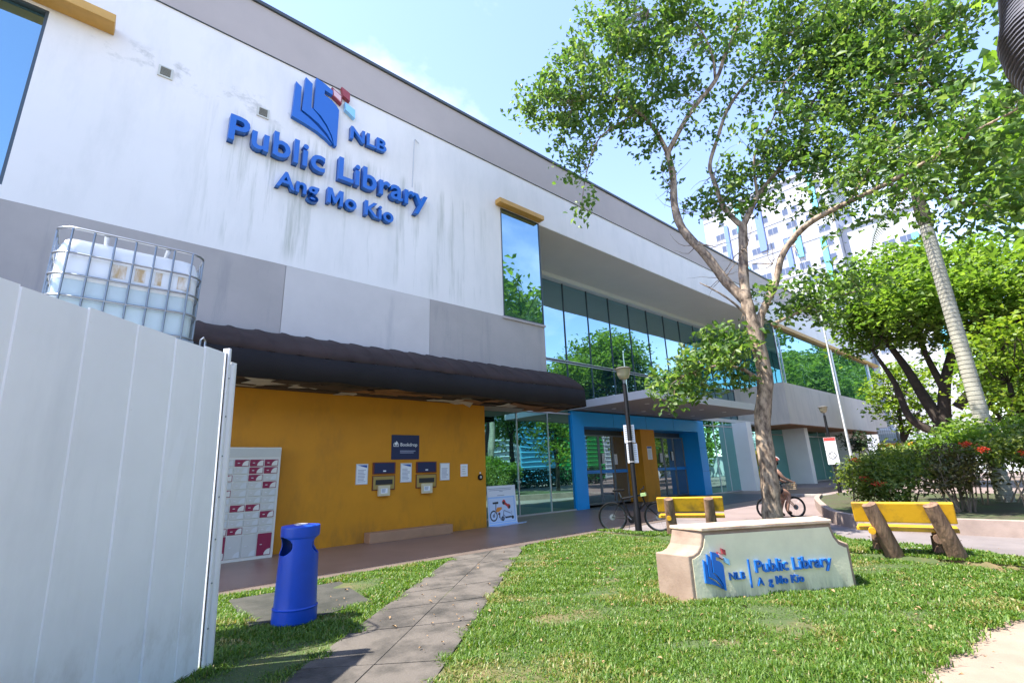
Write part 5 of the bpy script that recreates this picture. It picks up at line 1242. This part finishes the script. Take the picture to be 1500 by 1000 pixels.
def street_tree(x, y, h, seed):
    rg_ = np.random.default_rng(seed)
    k_ = h/10; c = [(x+rg_.normal()*1.6*k_, y+rg_.normal()*1.2*k_, h*.68+rg_.normal()*1.5*k_, 1.9*k_, 1.5*k_) for _ in range(8)]
    t = round_tree('street_tree', ('leafy street tree across the road, mirrored in the library glass' if h < 15 else 'tall street tree beyond the right edge, mirrored in the upper glass'), (x, y), 0, [[(x, y, -.05, .3), (x+.1, y, h*.35, .22), (x, y+.2, h*.7, .1)], [(x, y, h*.4, .13), (x+1.2, y+.3, h*.7, .06)], [(x, y, h*.42, .13), (x-1.1, y-.3, h*.72, .06)]], c, leaf_main if h < 15 else leaf_rain, 5 if h < 15 else 2.2, 15, .38*k_**.5, .36*k_**.7, group='street trees across the road', seed=seed, twg=False)
for i, (x, y, h) in enumerate([(5, -9.5, 10), (19, -10.5, 9.5), (31, -9, 11), (42, -10, 11.5), (-6, -10, 9), (24.5, -4.5, 20), (72, 2.5, 17), (82, 1, 18), (92, 3, 19), (102, 1, 20), (62, -6, 17), (70, -9, 18), (79, -6, 19), (88, -10, 20), (98, -7, 21), (108, -11, 22)]): street_tree(x, y, h, 40+i)

# ================================================================ GRASS
rg = np.random.default_rng(17)
def in_lawn(x, y):
    ex = np.interp(y, [-.5, .9, 1.6, 3.2, 4.2, 5.6, 6.3, 6.6, 8.3], [8.0, 10.6, 11.0, 11.2, 12.6, 12.6, 10.9, 10.2, 10.0])
    ly = np.interp(x, [-4, 2, 4.2, 5.2, 6.2, 7.2, 8.5, 12.6], [1.35, 1.28, 1.2, 1.08, 1.0, .78, .62, .5])
    ok = (x < ex-.02) & (y > ly-.03+.03*np.sin(x*5.1)+.04*np.sin(x*13.)+rg.normal(size=len(x))*.035) & (y < 8.25)
    # not on the slab path, the pad, the sign
    def side(ax_, ay_, bx_, by_): return (bx_-ax_)*(y-ay_)-(by_-ay_)*(x-ax_)
    wob = .05*np.sin(x*9+y*4)+.03*np.sin(x*23)
    onp = (side(L0.x, L0.y, L1.x, L1.y) < -.25+wob*9) & (side(R0.x, R0.y, R1.x, R1.y) > .25+wob*9)
    pad_ = (x > 1.72) & (x < 3.05+(y-6.3)*.12) & (y > 6.3) & (y < 7.88)
    q = np.stack([x-A0.x, y-A0.y], 1); a = q@np.array([uu.x, uu.y]); b = -(q@np.array([nn.x, nn.y])); sgn = (a > -.15) & (a < LN+.15) & (b > .0) & (b < TH)
    hx_ = np.interp(x, [q_[0] for q_ in hp], [q_[1] for q_ in hp]); hid = (x < .9) & (y > hx_-.02) & (y < hx_+.4)
    return ok & ~onp & ~pad_ & ~sgn & ~hid
def noise2(x, y): return np.sin(x*2.3+1.7*np.sin(y*1.9))+np.sin(y*2.9+1.3*np.sin(x*1.6))+.6*np.sin(x*6.1+y*4.7)
def soil_z(x, y):
    return np.where(x > 9.8, .145, .072)
N = 640000
x = rg.uniform(-.2, 12.6, N); y = rg.uniform(.5, 8.25, N); d = np.hypot(x, y)
keep = in_lawn(x, y) & (rg.uniform(size=N) < np.clip(5.5/d, .35, 1.)); nzv = noise2(x, y)
bald = (nzv > 2.0) & (y < 5) ; keep &= ~(bald & (rg.uniform(size=N) < .8))
for cx_, cy_, r_ in ((6.27, 1.98, .2), (3.92, 4.03, .22), (5.3, 2.2, .25), (7.2, 1.5, .22)): keep &= ~((np.hypot(x-cx_, y-cy_) < r_) & (rg.uniform(size=N) < .75))
x, y, d = x[keep], y[keep], d[keep]; n = len(x); z = soil_z(x, y)-.012
hgt = rg.uniform(.026, .07, n)*(1+.25*np.clip(noise2(x*1.7, y*1.7), -1, 1)); wd = rg.uniform(.0035, .0065, n)*np.clip(d/5, 1, 2.2)
an = rg.uniform(0, 2*pi, n); lean = rg.uniform(.2, 1.3, n); dx, dy = np.cos(an), np.sin(an)
b0 = np.stack([x-dy*wd, y+dx*wd, z], 1); b1 = np.stack([x+dy*wd, y-dx*wd, z], 1)
m0 = np.stack([x+dx*hgt*lean*.35-dy*wd*.8, y+dy*hgt*lean*.35+dx*wd*.8, z+hgt*.62], 1); m1 = np.stack([x+dx*hgt*lean*.35+dy*wd*.8, y+dy*hgt*lean*.35-dx*wd*.8, z+hgt*.62], 1)
tp = np.stack([x+dx*hgt*lean, y+dy*hgt*lean, z+hgt*(1.05-.25*lean)], 1)
v = np.stack([b0, b1, m0, m1, tp], 1).reshape(-1, 3); k = np.arange(n)*5
f = np.concatenate([np.stack([k, k+1, k+3], 1), np.stack([k, k+3, k+2], 1), np.stack([k+2, k+3, k+4], 1)], 0)
dryf = (noise2(x*.8+2, y*.8)+.7*noise2(x*2.7, y*2.7) > 1.35) & (rg.uniform(size=n) < .45) | (rg.uniform(size=n) < .05)
tri = np.concatenate([dryf]*3)
tag(fast_mesh('grass', v, f[~tri], grassm), 'short green lawn grass with worn dry patches', 'grass', kind='stuff')
tag(fast_mesh('dry_grass', v, f[tri], leafmat('dry_grass_blade', (.16, .17, .04), (.24, .23, .07), (.34, .28, .11), .3)), 'yellowing grass blades mixed into the lawn', 'grass', kind='stuff')
# fallen leaves
n = 650; x = rg.uniform(2.5, 12, n); y = rg.uniform(.3, 8, n); p_ = np.stack([x, y, np.where(x > 9.8, .17, .115)], 1)
tag(leaves('leaf_litter', p_, rg.uniform(.018, .055, n), litter, None, upb=3.), 'scattered dry brown fallen leaves on lawn and path', 'leaf litter', kind='stuff')
